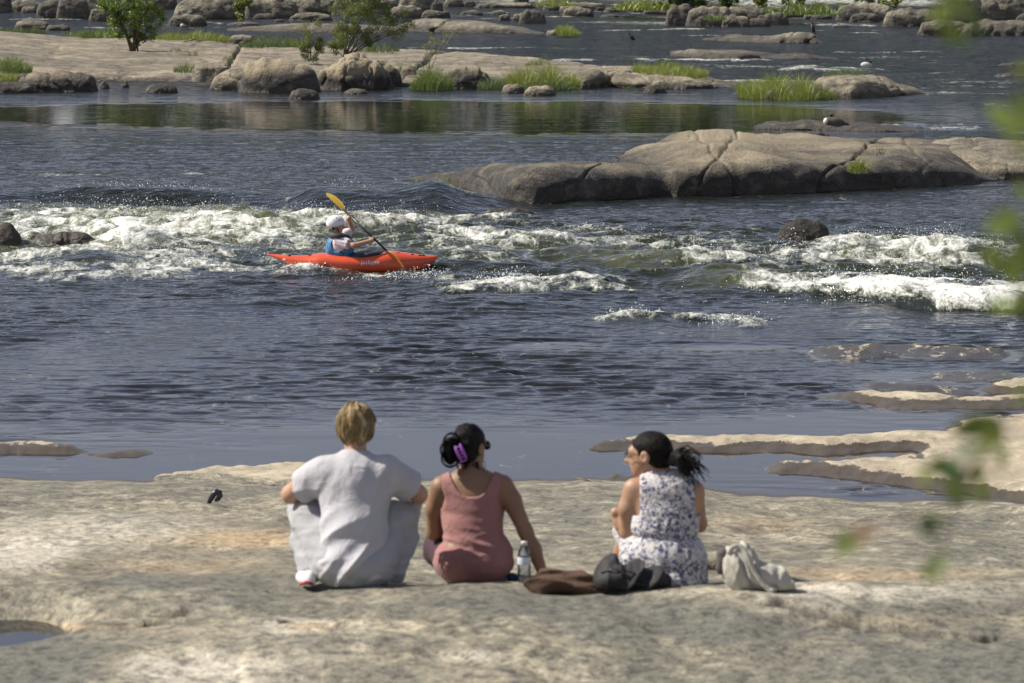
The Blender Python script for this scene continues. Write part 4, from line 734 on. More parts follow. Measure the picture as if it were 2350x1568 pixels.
def hand(P, w, dr, nm, s=1., curl=(.35, .5, .4), side=1, spread=.12, k=.006, thumb=.6):
    w = np.array(w, float); dr = np.array(dr, float); dr /= np.linalg.norm(dr); nm = np.array(nm, float); nm -= dr*(nm@dr); nm /= np.linalg.norm(nm); ac = np.cross(dr, nm)*side
    L = [ell_axes(P, w+dr*.045*s, dr, nm, ac, (.050*s, .014*s, .038*s))]
    for i, (o, ln) in enumerate(((-.030, .88), (-.010, 1.), (.011, .95), (.030, .75))):
        p = w+dr*(.082-.004*abs(i-1.2))*s+ac*o*s; a = 0; pr = w+dr*.03*s+ac*o*.6*s; L.append(cap(P, pr, p, .010*s, .0095*s)); sp = (i-1.5)*spread
        for j, (sl_, c_) in enumerate(zip((.040, .026, .021), curl)):
            a += c_; v = (dr*math.cos(a)-nm*math.sin(a))+ac*sp*math.cos(a)*.8; v /= np.linalg.norm(v); q_ = p+v*sl_*ln*s; L.append(cap(P, p, q_, (.0092-.0008*j)*s, (.0084-.0008*j)*s)); p = q_
    b0 = w+dr*.018*s-ac*.022*s; b1 = b0+(dr*.55-ac*.75-nm*.35*thumb)*.042*s; b2 = b1+(dr*.85-ac*.25-nm*thumb)*.028*s; b3 = b2+(dr*.9+ac*.1-nm*thumb)*.022*s
    L += [cap(P, b0, b1, .013*s, .011*s), cap(P, b1, b2, .0105*s, .0095*s), cap(P, b2, b3, .0095*s, .008*s)]
    return sm(L, k)
def ell_axes(P, c, a, b, d, r):
    q = [P[0]-c[0], P[1]-c[1], P[2]-c[2]]; e = [sum(v[i]*q[i] for i in range(3)) for v in (a, b, d)]
    k0 = np.sqrt(sum((e[i]/r[i])**2 for i in range(3))); k1 = np.sqrt(sum((e[i]/r[i]**2)**2 for i in range(3))); return k0*(k0-1)/(k1+1e-9)
def folds(P, a, b, fr, amp, seed, mask=1.):
    """Cloth folds running along direction a, spaced along b."""
    a = np.array(a, float); b = np.array(b, float); u = P[0]*a[0]+P[1]*a[1]+P[2]*a[2]; v = P[0]*b[0]+P[1]*b[1]+P[2]*b[2]
    n_ = n3(u*fr*.22, v*fr, 0*u, seed); return -amp*mask*(1-2*np.abs(n_)*1.3)
def bell(x, c, w): return np.exp(-((x-c)/w)**2)
# ---------------------------------------------------------------- person 1: seen from behind, grey t-shirt
p0 = on_ground(812, 1343)-Vector((0, 0, .02)); per = empty('person', p0, 'person with short blond hair in pale grey t-shirt and grey trousers sitting with knees up', 'person')
per.scale = (.965, 1., 1.01); HA = (.004, .20, .728)
def man_arms(P, t=0):
    return sm([chain(P, [(-.175, .14, .535), (-.315, .25, .405), (-.20, .47, .42)], [.050+t, .042+t, .030+t], .02), chain(P, [(.175, .14, .535), (.305, .24, .405), (.18, .47, .42)], [.050+t, .042+t, .030+t], .02)], .01)
def man_body(P):
    t = sm([cap(P, (0, .04, .12), (0, .12, .40), .09, .10), cap(P, (-.13, .13, .51), (.13, .13, .51), .045), cap(P, (0, .14, .50), (.003, .185, .66), .058, .052)], .05)
    l = sm([chain(P, [(s*.09, .06, .10), (s*.26, .40, .38), (s*.22, .14, .07)], [.06, .045, .03], .03) for s in (-1, 1)], .02)
    h = sm([hand(P, (-.20, .47, .42), (1, .25, -.1), (0, .3, 1), side=-1), hand(P, (.18, .47, .42), (-1, .3, -.1), (0, .3, 1), side=1)], .004)
    return smin(sm([t, l, man_arms(P)], .03), smin(head(P, HA, .12, -.12), h, .01), .02)
blob('body', man_body, (-.40, -.12, 0), (.40, .66, .90), .0065, M_skinA, per)
def man_shirt(P):
    t = sm([ell(P, (0, .13, .42), (.175, .125, .17)), ell(P, (0, .075, .24), (.165, .135, .18)), ell(P, (.0, .03, .11), (.185, .145, .10)), cap(P, (-.145, .145, .530), (.145, .145, .530), .062), cap(P, (0, .14, .52), (.0, .165, .575), .075, .060)], .06)
    sl = []
    for s in (-1, 1):
        c = cap(P, (s*.15, .14, .52), (s*.285, .225, .43), .072, .080); e = np.array([s*.135, .085, -.09]); e /= np.linalg.norm(e)
        sl.append(smax(c, (P[0]-s*.262)*e[0]+(P[1]-.205)*e[1]+(P[2]-.438)*e[2], .01))
    d = smin(t, smin(*sl, .01), .04)
    m = sst(.42, .22, P[2]); d = d+folds(P, (.75, 0, .6), (-.6, .2, .75), 11, .026, 3, m*bell(P[0], -.02, .16))+folds(P, (.9, 0, .25), (-.2, 0, 1), 20, .006, 4, sst(.3, .1, P[2]))+folds(P, (1, 0, .3), (0, 0, 1), 16, .006, 5, bell(P[2], .45, .10)*sst(.10, .22, np.abs(P[0])))
    d = d+folds(P, (.3, 0, 1), (1, 0, -.3), 9, .006, 6, sst(.2, .4, P[2]))
    q = np.sqrt(P[0]**2+(P[1]-.182)**2); d = smax(d, -(np.maximum(q-.058, .585+.25*(.18-P[1])-P[2])), .006)
    return smax(d, .015-P[2]+.0*P[0], .01)
blob('t_shirt', man_shirt, (-.36, -.15, 0), (.36, .34, .66), .0065, M_shirt, per)
def man_trou(P):
    ds = []
    for s in (-1, .92):
        ds.append(chain(P, [(s*.10, .05, .115), (s*.205, .25, .28), (s*.262, .395, .372)], [.105, .092, .070], .04)); ds.append(chain(P, [(s*.262, .395, .365), (s*.245, .26, .20), (s*.215, .12, .065)], [.070, .066, .050], .03))
    d = sm(ds+[ell(P, (0, .02, .10), (.175, .13, .10))], .03)
    return smax(d+folds(P, (.5, .7, .5), (.3, -.3, .8), 15, .010, 8)+folds(P, (1, 0, .2), (0, .2, 1), 26, .004, 9), .012-P[2], .01)
blob('trousers', man_trou, (-.38, -.14, 0), (.38, .50, .48), .0075, M_trou, per)
def man_hair(P):
    q = rotq(P, HA, .12, -.12); ang = np.arctan2(q[0], -q[1]); st = n3(ang*5, q[2]*9+ang*1.5, 0*ang, 12)*.022+n3(ang*19, q[2]*14+2*ang, 0*ang, 13)*.004
    d = sm([ell(q, (0, -.012, .024), (.090, .106, .083)), ell(q, (0, -.035, -.012), (.080, .080, .085))], .03)+st
    d = smax(d, q[1]-(.052+.3*np.maximum(q[2]-.03, 0)*2+.9*np.maximum(q[2]-.05, 0)), .012); low = -.086+.55*np.maximum(q[1]+.03, 0)+.012*n3(ang*14, 0*ang, 0*ang, 14)
    d = smax(d, low-q[2], .01); e = np.minimum(*[ell(q, (sx*.088, -.002, -.014), (.024, .026, .036)) for sx in (-1, 1)]); return smax(d, -e, .006)
blob('hair', man_hair, (-.14, .02, .58), (.14, .36, .89), .0045, M_blond, per)

def lock_mesh(paths, r0, mat, per, name='hair_locks'):
    L = []
    for p in paths: n_ = len(p); L.append(tube(p, r0*np.array([.5]+[1-.75*(k/(n_-1))**2 for k in range(1, n_)]), 4, False))
    V, F = merge(L); return mk(name, V, F, mat, per)
rs = np.random.RandomState(5); M3 = np.array(Euler((-.12, 0, .12)).to_matrix()); pa = []
for i in range(520):
    az = rs.rand()*2*np.pi; e0 = 1.45-1.5*rs.rand()**1.1; ln = .45+.5*rs.rand(); cv = rs.normal()*.35; ps = []
    for k in range(7):
        t = k/6; el_ = e0-ln*t; a = az+cv*t; rr = 1.0+.035*math.sin(3.1*t)*rs.rand()+.06*t*t*rs.rand(); q = np.array([.089*math.cos(a)*math.cos(el_), -.012+.106*math.sin(a)*math.cos(el_), .020+.086*math.sin(el_)-(.03 if el_ < -.3 else 0)*t])*1.0
        q[:2] *= rr; ps.append(M3@q+np.array(HA))
    e_ = M3.T@(ps[-1]-np.array(HA))
    if e_[1] < .055+.0 and not (abs(e_[0]) > .05 and abs(e_[1]) < .03 and e_[2] < .01) and e_[2] > -.085: pa.append(ps)
lock_mesh(pa, .0032, M_blond, per)
for s, yw in ((-1, .35),):
    def shoe(P, s=s, yw=yw):
        q = rotq(P, (s*.235, .06, .040), yw); d = sm([ell(q, (0, .0, 0), (.040, .10, .032)), ell(q, (0, -.06, .012), (.030, .038, .036))], .02); return smax(d, -.030-q[2], .006)
    shoe_o = blob('shoe', shoe, (s*.225-.13, -.16, -.01), (s*.225+.13, .26, .11), .005, M_whitepl, per)
    V, F = tube([(s*.225-.03, .03, .030), (s*.225, .02, .04), (s*.225+.03, .03, .030)], .008, 6); mk('stripe', V-[0, .065, -.0], F, M_red, shoe_o)
# ---------------------------------------------------------------- person 2: pink tank top
p0 = on_ground(1085, 1334)-Vector((0, 0, .02)); per = empty('person', p0, 'person in pink tank top with purple hair clip and sunglasses, leaning on one hand', 'person')
per.scale = (1.0, 1.0, 1.035); HB = (-.015, .135, .625)
def wtors(P):
    return sm([ell(P, (-.005, .085, .375), (.152, .100, .13)), ell(P, (0, .055, .23), (.128, .100, .14)), ell(P, (0, .04, .115), (.175, .130, .115)), cap(P, (-.135, .085, .445), (.125, .085, .450), .048), cap(P, (-.06, .09, .475), (.05, .09, .475), .042)], .05)
def w_body(P):
    a = sm([wtors(P), cap(P, (-.005, .10, .47), (-.01, .125, .585), .050, .044)], .045)
    ar = sm([chain(P, [(.145, .075, .452), (.185, .065, .385), (.252, .03, .245), (.290, .01, .165), (.338, -.01, .048)], [.050, .046, .034, .036, .023], .02), chain(P, [(-.152, .08, .445), (-.182, .11, .34), (-.188, .15, .225), (-.07, .34, .24)], [.050, .044, .035, .025], .02)], .01)
    l = sm([chain(P, [(s*.07, .08, .09), (s*.15, .30, .12), (s*-.02, .46, .06)], [.085, .060, .04], .03) for s in (-1, .8)], .02)
    h = smin(hand(P, (.338, -.01, .045), (.95, .10, -.12), (.12, -.0, 1), s=.9, curl=(.12, .12, .1), spread=.2, side=-1), hand(P, (-.07, .34, .24), (.8, .5, -.2), (0, 0, 1), s=.9), .004)
    return smin(sm([a, ar, l], .025), smin(h, head(P, HB, -.62, -.08, .94), .01), .012)
blob('body', w_body, (-.32, -.14, 0), (.50, .56, .77), .0065, M_skinB, per)
def w_tank(P):
    d = wtors(P)-.010; fr = sst(.30, .16, P[2])
    d = d+folds(P, (.9, 0, -.35), (.3, .1, .9), 15, .011, 21, bell(P[2], .17, .09))+folds(P, (1, 0, .12), (0, 0, 1), 22, .005, 22, sst(.42, .3, P[2]))+folds(P, (.3, 0, 1), (1, 0, .2), 12, .005, 23, fr)
    d = smin(d, ell(P, (.005, .035, .095), (.182, .140, .10)), .03)
    x = P[0]+.005; nk = .412+14*np.maximum(np.abs(x)-.02, 0)**2+.0*x; nk = np.where(P[1] > .10, nk-.02, nk)
    d = smax(d, P[2]-nk, .004); ah = np.minimum(np.abs(x)-(.147-.020*bell(P[2], .40, .04)), P[2]-.35); return smax(smax(d, ah, .008), .01-P[2], .01)
blob('tank_top', w_tank, (-.24, -.16, 0), (.24, .22, .56), .0055, M_tank, per)
def w_leg(P):
    ds = [ell(P, (-.015, .05, .09), (.165, .12, .085))]
    for s in (-1, .6): ds += [chain(P, [(s*.08, .06, .095), (s*.155, .27, .14), (s*.165, .31, .12)], [.088, .075, .068], .03), chain(P, [(s*.165, .31, .11), (s*.0, .44, .07)], [.07, .055], .03)]
    return smax(sm(ds, .03)+folds(P, (.6, .6, .1), (0, -.3, 1), 14, .007, 25), .01-P[2], .01)
blob('leggings', w_leg, (-.34, -.10, 0), (.30, .54, .25), .008, M_plum, per)
def w_hair(P):
    q = [a/.94 for a in rotq(P, HB, -.62, -.08)]; st = n3(q[0]*40, q[1]*14, q[2]*14, 31)*.005+n3(q[0]*14, q[1]*10, q[2]*30, 32)*.006
    d = sm([ell(q, (0, -.016, .028), (.083, .102, .092)), ell(q, (0, -.05, -.02), (.068, .062, .070))], .03)+st; d = smax(d, q[1]-(.045+1.4*np.maximum(q[2]-.04, 0)), .01); d = smax(d, -.085-q[2]+.9*np.maximum(q[1]+.04, 0), .01)
    for sx in (-1, 1): d = smax(d, -ell(q, (sx*.086, -.002, -.012), (.024, .026, .034)), .006)
    bun = sm([ell(P, (-.112, .05, .625), (.036, .040, .050)), ell(P, (-.098, .05, .660), (.032, .036, .026)), ell(P, (-.108, .05, .585), (.030, .034, .030))], .012)+n3(P[0]*30, P[1]*30, P[2]*12, 33)*.008
    return smin(d*.94, bun, .012)
hr = blob('hair', w_hair, (-.18, -.04, .50), (.12, .28, .77), .0045, M_black, per)
cl = []
for k, (dx, dz) in enumerate(((0, 0), (.028, .010))):
    pts = [(-.086+dx*.85+t*.032, .012-.012*math.sin(t*3.1), .648+dz-t*.072) for t in np.linspace(0, 1, 9)]; cl.append(tube(pts, [.004, .007, .0075, .0075, .0075, .0075, .0075, .007, .004], 8))
for k in range(5):
    a = np.array((-.085+k*.0065, .004, .636-k*.016)); cl.append(tube([a, a+[.014, .000, .004], a+[.030, .002, .010]], .0045, 6))
V, F = merge(cl); mk('claw_clip', V, F, simple('purple_plastic', (.32, .10, .42), .35, .1), per)
def spec(per, c, yaw, s, dark, name='sunglasses'):
    M = Matrix.Rotation(yaw, 4, 'Z'); P_ = []
    for sx in (-1, 1):
        a = np.linspace(0, 2*np.pi, 17); pts = [(sx*.034+.027*math.cos(t), .105-.012*abs(sx*.034+.027*math.cos(t))/.06, .002+.021*math.sin(t)) for t in a]
        P_.append(tube(pts, .003 if dark else .0018, 5, False)); P_.append(tube([(sx*.060, .098, .008), (sx*.078, .05, .008), (sx*.080, -.005, .004)], .0035 if dark else .0018, 5))
    P_.append(tube([(-.008, .107, .006), (.008, .107, .006)], .003, 5)); V, F = merge(P_)
    tr = lambda V: np.array([tuple(M @ Vector(v*s)+Vector(c)) for v in V]); fr = mk(name, tr(V), F, M_dark, per)
    if dark:
        for sx in (-1, 1):
            a = np.linspace(0, 2*np.pi, 16, endpoint=False); v = np.array([(sx*.034+.026*math.cos(t), .106-.012*abs(sx*.034+.026*math.cos(t))/.06, .002+.020*math.sin(t)) for t in a]); v = np.concatenate([v, v-[0, .002, 0]])
            mk('lens', tr(v), [np.arange(16)[None], (np.arange(16)+16)[None, ::-1]], M_dark, fr)

rs = np.random.RandomState(8); pa = []
for i in range(150):
    c = np.array([(-.112, .05, .625), (-.098, .05, .660), (-.108, .05, .590)][i % 3]); th = rs.rand()*6.3; r_ = .036+.006*rs.rand(); dy = -.02-.022*rs.rand(); ln = 1.2+rs.rand()
    pa.append([c+[r_*math.cos(th+ln*t)*(1+.1*t), dy+.01*t, r_*1.1*math.sin(th+ln*t)] for t in np.linspace(0, 1, 6)])
for i in range(26):
    o_ = np.array([-.02+.03*rs.normal(), .075, .565]); pa.append([o_, o_+[.004*rs.normal(), -.012, -.02], o_+[.012*rs.normal(), -.016, -.045]])
lock_mesh(pa, .0022, M_black, per)
spec(per, HB, -.62, .94, True)
er = ell_V = tube([(HB[0]+.066, HB[1]-.045, .572), (HB[0]+.067, HB[1]-.045, .560)], [.004, .005], 8); mk('earring', er[0], er[1], simple('silver', (.7, .7, .7), .2, Metallic=1.), per)
# ---------------------------------------------------------------- person 3: floral dress
p0 = on_ground(1525, 1337)-Vector((0, 0, .02)); per = empty('person', p0, 'person in blue and white floral dress with dark ponytail, head turned left', 'person')
per.scale = (1.07, 1.0, 1.02); HC = (-.064, .12, .580); YW = 1.18
def ftors(P):
    return sm([ell(P, (.005, .09, .36), (.146, .100, .13)), ell(P, (.005, .06, .23), (.130, .10, .12)), ell(P, (0, .05, .11), (.165, .130, .11)), cap(P, (-.11, .09, .425), (.12, .09, .42), .045), cap(P, (-.03, .09, .455), (.04, .09, .455), .038)], .05)
def f_body(P):
    a = sm([ftors(P), cap(P, (-.0, .095, .45), (-.03, .115, .545), .046, .044)], .04)
    ar = sm([chain(P, [(-.128, .085, .430), (-.150, .09, .34), (-.148, .13, .225), (.02, .30, .25)], [.047, .043, .036, .026], .02), chain(P, [(.125, .09, .42), (.15, .16, .26), (-.08, .26, .26), (-.205, .15, .315)], [.045, .036, .030, .022], .02)], .01)
    l = sm([chain(P, [(s*.08-.04, .08, .10), (s*.05-.085, .40, .20), (s*.05-.14, .44, .02)], [.075, .05, .034], .03) for s in (-1, 1)]+[ell(P, (-.20, .50, .02), (.04, .10, .03))], .02)
    h = smin(hand(P, (-.208, .155, .315), (.35, -.35, -.75), (-.55, -.75, .15), s=.9, curl=(.25, .5, .4), side=1, spread=.10), hand(P, (.02, .30, .25), (.9, .2, 0), (0, .5, 1), s=.9), .004)
    return smin(sm([a, ar, l], .02), smin(h, head(P, HC, YW, -.10, .93), .006), .012)
blob('body', f_body, (-.34, -.12, 0), (.24, .64, .74), .006, M_skinC, per)
def f_dress(P):
    d = ftors(P)-.013; w = bell(P[2], .222, .012)*.010; sk = sm([ell(P, (.0, .06, .105), (.178, .150, .135)), cap(P, (-.08, .16, .15), (-.13, .37, .195), .115, .085), ell(P, (.0, .02, .03), (.178, .150, .07))], .04)
    d = smin(d, sk, .03)+w; d = d+folds(P, (.1, 0, 1), (1, .3, 0), 16, .011, 41, sst(.235, .14, P[2]))+folds(P, (1, 0, .3), (0, 0, 1), 15, .005, 42, sst(.2, .3, P[2]))+folds(P, (.2, 0, 1), (1, 0, 0), 26, .004, 43, sst(.24, .28, P[2])*sst(.36, .28, P[2]))
    col = smax(cap(P, (-.005, .098, .45), (-.02, .108, .497), .064, .056), P[2]-.498+.15*(P[1]-.10), .004); d = smin(d, col, .015); ne = np.sqrt((P[0]+.018)**2+(P[1]-.106)**2)
    d = smax(d, -(np.maximum(ne-.050, .478-P[2])), .004); x = P[0]-.003
    ah = np.minimum(np.abs(x)-np.where(x < 0, .108, .128), P[2]-.315); lo = ah; d = smax(d, lo, .008); return smax(d, .01-P[2], .01)
blob('dress', f_dress, (-.28, -.15, 0), (.24, .46, .53), .0055, M_floral, per)
def f_hair(P):
    q = [a/.93 for a in rotq(P, HC, YW, -.10)]; st = n3(q[0]*12, q[1]*12, q[2]*45, 51)*.003
    d = sm([ell(q, (0, -.016, .024), (.080, .100, .091)), ell(q, (0, -.055, -.02), (.062, .055, .060))], .03)+st; d = smax(d, q[1]-(.030+1.3*np.maximum(q[2]-.025, 0)), .008); d = smax(d, -.070-q[2]+1.0*np.maximum(q[1]+.045, 0), .01)
    for sx in (-1, 1): d = smax(d, -ell(q, (sx*.084, -.002, -.012), (.024, .024, .034)), .006)
    pt = sm([chain(P, [(.030, .05, .555), (.062, .03, .575), (.086, .02, .545), (.098, .02, .505)], [.022, .036, .030, .012], .015), ell(P, (.050, .035, .583), (.022, .022, .018))], .01)+n3(P[0]*50, P[1]*50, P[2]*14, 52)*.009
    return smin(d*.93, pt, .012)
blob('hair', f_hair, (-.17, -.04, .44), (.15, .24, .72), .0045, M_black, per)
spec(per, HC, YW, .93, False, 'glasses')
rs = np.random.RandomState(6); pa = []
for i in range(90):
    a = rs.normal(size=3)*.014; d = np.array([.045+.03*rs.normal(), -.005+.02*rs.normal(), -.045+.018*rs.normal()]); o_ = np.array([.058, .035, .578])+a
    pa.append([o_, o_+np.array([.025, -.006, .008])+a*.5, o_+np.array([.038, -.01, -.015])+d*.35+a, o_+np.array([.03, -.008, -.02])+d*.75+a, o_+np.array([.02, 0, -.02])+d*.95+a*1.1])
for i in range(40):
    th = rs.rand()*2*np.pi; o_ = np.array([.055, .035, .58]); pa.append([o_, o_+[.012*math.cos(th)+.012, -.01, .020*math.sin(th)+.01], o_+[.030*math.cos(th)+.02, -.01, .036*math.sin(th)+.01]])
lock_mesh(pa, .0022, M_black, per)

# ---------------------------------------------------------------- things on the slab
def lump(name, px, py, f, lo, hi, h, mat, label, cat, rz=0, parts=()):
    p = on_ground(px, py); root = empty(name, p, label, cat, rz); blob(parts[0] if parts else 'cloth', f, lo, hi, h, mat, root); return root
M_brown = cloth_mat('brown_cloth', (.085, .045, .028)); M_blk = cloth_mat('black_nylon', (.012, .012, .014), rough=.7); M_can = cloth_mat('canvas', (.46, .43, .37)); M_canin = cloth_mat('canvas_lining', (.10, .09, .085))
def brown(P):
    d = sm([ell(P, (-.13, 0, .035), (.085, .10, .055)), ell(P, (-.02, .02, .030), (.14, .09, .050)), ell(P, (.10, .0, .018), (.11, .06, .028)), cap(P, (.17, -.02, .012), (.235, -.05, .008), .014, .008)], .04)
    return smax(d+folds(P, (.9, .2, -.3), (.2, .5, .9), 14, .020, 61)+folds(P, (.8, .5, .0), (0, .5, 1), 28, .006, 62), .002-P[2], .004)
p_ = on_ground(1320, 1362); o = blob('brown_cloth', brown, (-.26, -.14, 0), (.28, .16, .13), .006, M_brown); o.location = p_; tag(o, 'crumpled dark brown cloth jacket lying on the slab beside the water bottle', 'jacket')
def blackbag(P):
    d = sm([ell(P, (-.02, .0, .045), (.125, .08, .050)), ell(P, (-.095, .02, .075), (.045, .05, .060), (0, .4, 0)), ell(P, (.10, -.01, .035), (.085, .06, .040)), ell(P, (.03, .0, .075), (.05, .05, .03))], .02)
    return smax(d+folds(P, (.6, 0, .7), (.7, .3, -.6), 12, .030, 66)+folds(P, (.2, 0, 1), (1, 0, 0), 30, .005, 67), .002-P[2], .004)
root = lump('black_bag', 1440, 1350, blackbag, (-.17, -.12, 0), (.19, .12, .17), .0055, M_blk, 'slouched black nylon bag between the brown jacket and the floral dress', 'bag', parts=('bag_body',))
V, F = tube([(-.06, -.07, .11), (-.02, -.085, .08), (.03, -.085, .035), (.09, -.075, .02), (.13, -.06, .012)], .008, 6); mk('strap', V*[1, 1, 1], F, M_blk, root)
V, F = tube([(-.12, -.045, .075), (-.07, -.075, .095), (-.01, -.085, .09), (.05, -.075, .07)], .0035, 5); mk('zip', V, F, M_dark, root)
def tote(P):
    q = rotq(P, (0, 0, 0), 0); d = sm([ell(q, (-.06, .01, .075), (.085, .075, .085)), ell(q, (-.055, .01, .145), (.055, .05, .05)), ell(q, (.05, .0, .05), (.09, .07, .055)), ell(q, (.12, -.01, .02), (.05, .04, .022))], .035)
    return smax(d+folds(P, (-.5, 0, .85), (.85, .2, .5), 12, .020, 71)+folds(P, (.3, 0, 1), (1, 0, -.3), 26, .006, 72), .002-P[2], .004)
root = lump('tote_bag', 1728, 1352, tote, (-.17, -.11, 0), (.20, .12, .22), .0055, M_can, 'cream canvas tote bag lying crumpled right of the person in the floral dress', 'bag', parts=('bag_body',))
def strap(pts, w, name):
    pts = np.array(pts, float); t = np.linspace(0, 1, len(pts)); tt = np.linspace(0, 1, 20); P_ = np.stack([np.interp(tt, t, pts[:, i]) for i in range(3)], 1); P_[1:-1] = (P_[:-2]+P_[1:-1]*2+P_[2:])/4
    V, F = tube(P_, w, 8); C_ = np.repeat(P_, 8, 0); V = C_+(V-C_)*[1, .45, 1]; mk(name, V, F, M_can, root)
strap([(-.075, -.055, .185), (-.03, -.080, .13), (-.012, -.088, .06), (.04, -.085, .035), (.10, -.09, .006)], .013, 'handle'); strap([(-.11, -.04, .165), (-.095, -.06, .20), (-.06, -.06, .205), (-.03, -.08, .16), (.0, -.09, .09), (.06, -.10, .012), (.085, -.11, .006)], .012, 'handle')
def inn(P): return smax(sm([ell(P, (-.135, .0, .14), (.03, .03, .045)), ell(P, (-.15, .0, .09), (.022, .025, .03))], .01)+n3(P[0]*30, P[1]*30, P[2]*30, 75)*.008, .01-P[2], .01)
blob('lining', inn, (-.20, -.06, 0), (-.09, .06, .20), .005, M_canin, root)
def snack(P): return smax(sm([ell(P, (0, 0, .02), (.05, .035, .028)), ell(P, (.03, 0, .03), (.022, .02, .022))], .01)+n3(P[0]*40, P[1]*40, P[2]*40, 76)*.010, .002-P[2], .003)
o = blob('cloth_bundle', snack, (-.08, -.06, 0), (.08, .06, .08), .005, simple('dry_olive', (.10, .085, .055), .9, .3)); o.location = on_ground(1640, 1308)+Vector((0, .0, 0)); tag(o, 'small dark olive bundle lying between floral dress and tote bag', 'bundle')
# water bottle
p_ = on_ground(1203, 1338); root = empty('water_bottle', p_, 'clear plastic water bottle with white cap standing beside the person in pink', 'bottle')
def lathe(pr, n=24): 
    a = np.linspace(0, 2*np.pi, n, endpoint=False); V = np.array([(r*math.cos(t), r*math.sin(t), z) for r, z in pr for t in a]); return V, [grid_faces(len(pr), n, True), np.arange(n)[None, ::-1], (np.arange(n)+(len(pr)-1)*n)[None]]
pr = [(.026, 0), (.030, .006)]+[(.0305-.0016*math.cos(k*1.9), .012+k*.0072) for k in range(10)]+[(.031, .085), (.031, .128), (.030, .140), (.027, .155), (.020, .170), (.013, .180), (.0125, .190)]
b = NB('clear_plastic'); gl = b.n('BsdfGlossy', {'Roughness': .06}).outputs[0]; tr = b.n('BsdfTransparent', {'Color': (.80, .83, .88, 1)}).outputs[0]; fr = b.math('ADD', b.n('Fresnel', {'IOR': 1.5, 'Normal': b.bump(b.noise(b.pos(obj=True), 60, 2), .004)}).outputs[0], .08)
V, F = lathe(pr); mk('bottle_body', V, F, b.end(b.n('MixShader', {0: fr, 1: tr, 2: gl}).outputs[0]), root)
V, F = lathe([(.0316, .090), (.0318, .091), (.0318, .124), (.0316, .125)]); mk('label_band', V, F[:1], simple('label_paper', (.62, .66, .74), .5, .2, 60), root)
V, F = lathe([(.0150, .180), (.0152, .195), (.0145, .198)]); mk('cap', V, F, M_whitepl, root)
o = blob('blue_pouch', lambda P: smax(ell(P, (0, 0, .015), (.03, .03, .022))+n3(P[0]*30, P[1]*30, P[2]*30, 3)*.005, -P[2], .003), (-.04, -.04, 0), (.04, .04, .05), .004, cloth_mat('navy', (.02, .03, .09))); o.location = on_ground(1176, 1333); tag(o, 'tiny navy blue pouch beside the hip of the person in pink', 'pouch')
# mussel-like dark curl standing on the slab
V, F = tube([(-.030, 0, 0), (-.018, .0, .028), (.0, .0, .058), (.022, 0, .078), (.036, 0, .070), (.038, 0, .050), (.024, 0, .030), (.008, 0, .020)], [.010, .016, .018, .017, .017, .017, .014, .006], 10)
o = mk('mussel_shell', V*[1.25, 1, 1.25]*1.05, F, simple('shell_black', (.03, .028, .034), .3)); o.location = on_ground(490, 1158); tag(o, 'dark glossy curled shell standing upright on the slab left of the people', 'shell')
# ---------------------------------------------------------------- kayak
KX, KY, _ = at(809, 621, 0); KZ = .025; U_ = .00127
kay = empty('kayak', (KX, KY, KZ), 'orange red whitewater kayak crossing the rapids with a white name on its side', 'kayak')
zx = lambda a: (np.asarray(a, float)-1155)*U_
zz_ = lambda a: (1060-np.asarray(a, float))*U_
ST = np.array([(105, 876, 884, .008), (150, 876, 905, .035), (250, 882, 950, .09), (400, 893, 1005, .15), (550, 894, 1035, .20), (650, 886, 1050, .235), (700, 874, 1058, .255), (760, 862, 1066, .275), (850, 866, 1078, .295), (1000, 880, 1092, .305), (1200, 880, 1106, .31), (1450, 862, 1112, .30), (1600, 838, 1112, .275), (1750, 850, 1106, .24), (1900, 872, 1090, .185), (2000, 884, 1068, .14), (2080, 890, 1035, .10), (2150, 894, 985, .06), (2190, 897, 935, .03), (2207, 900, 912, .010)])
xs_ = np.linspace(105, 2207, 110); dk = np.interp(xs_, ST[:, 0], ST[:, 1]); bt = np.interp(xs_, ST[:, 0], ST[:, 2]); hw = np.interp(xs_, ST[:, 0], ST[:, 3])
for a in (dk, bt, hw): a[2:-2] = np.convolve(a, [.2, .2, .2, .2, .2], 'valid')
def hull_sec(i, n=40):
    a = np.linspace(0, 2*np.pi, n, endpoint=False)-np.pi/2; c, s = np.cos(a), np.sin(a); zh, zl = zz_(dk[i]), zz_(bt[i]); zm = zl+.48*(zh-zl)
    y = hw[i]*np.sign(c)*np.abs(c)**.72; z = np.where(s > 0, zm+(zh-zm)*np.abs(s)**.95, zm-(zm-zl)*np.abs(s)**.62); return np.stack([np.full(n, zx(xs_[i])), y, z], -1)
V = np.concatenate([hull_sec(i) for i in range(110)]); F = [grid_faces(110, 40, True), np.arange(40)[None, ::-1], (np.arange(40)+109*40)[None]]
b = NB('orange_hull'); f = b.noise(b.pos(obj=True), 5, 5); M_or = b.end(b.bsdf(b.mix(b.mr(f, .3, .7), (.58, .075, .028), (.68, .10, .04)), .28, b.bump(b.noise(b.pos(obj=True), 40, 3), .003), Coat_Weight=.3))
mk('hull', V, F, M_or, kay)
def hull_y(x, z):
    p = 1155+x/U_; zh, zl, h_ = zz_(np.interp(p, xs_, dk)), zz_(np.interp(p, xs_, bt)), np.interp(p, xs_, hw); zm = zl+.48*(zh-zl)
    s = np.where(z > zm, np.clip((z-zm)/(zh-zm), 0, 1)**(1/.95), np.clip((zm-z)/(zm-zl), 0, 1)**(1/.62)); return h_*np.sqrt(np.clip(1-s*s, 0, 1))**.72
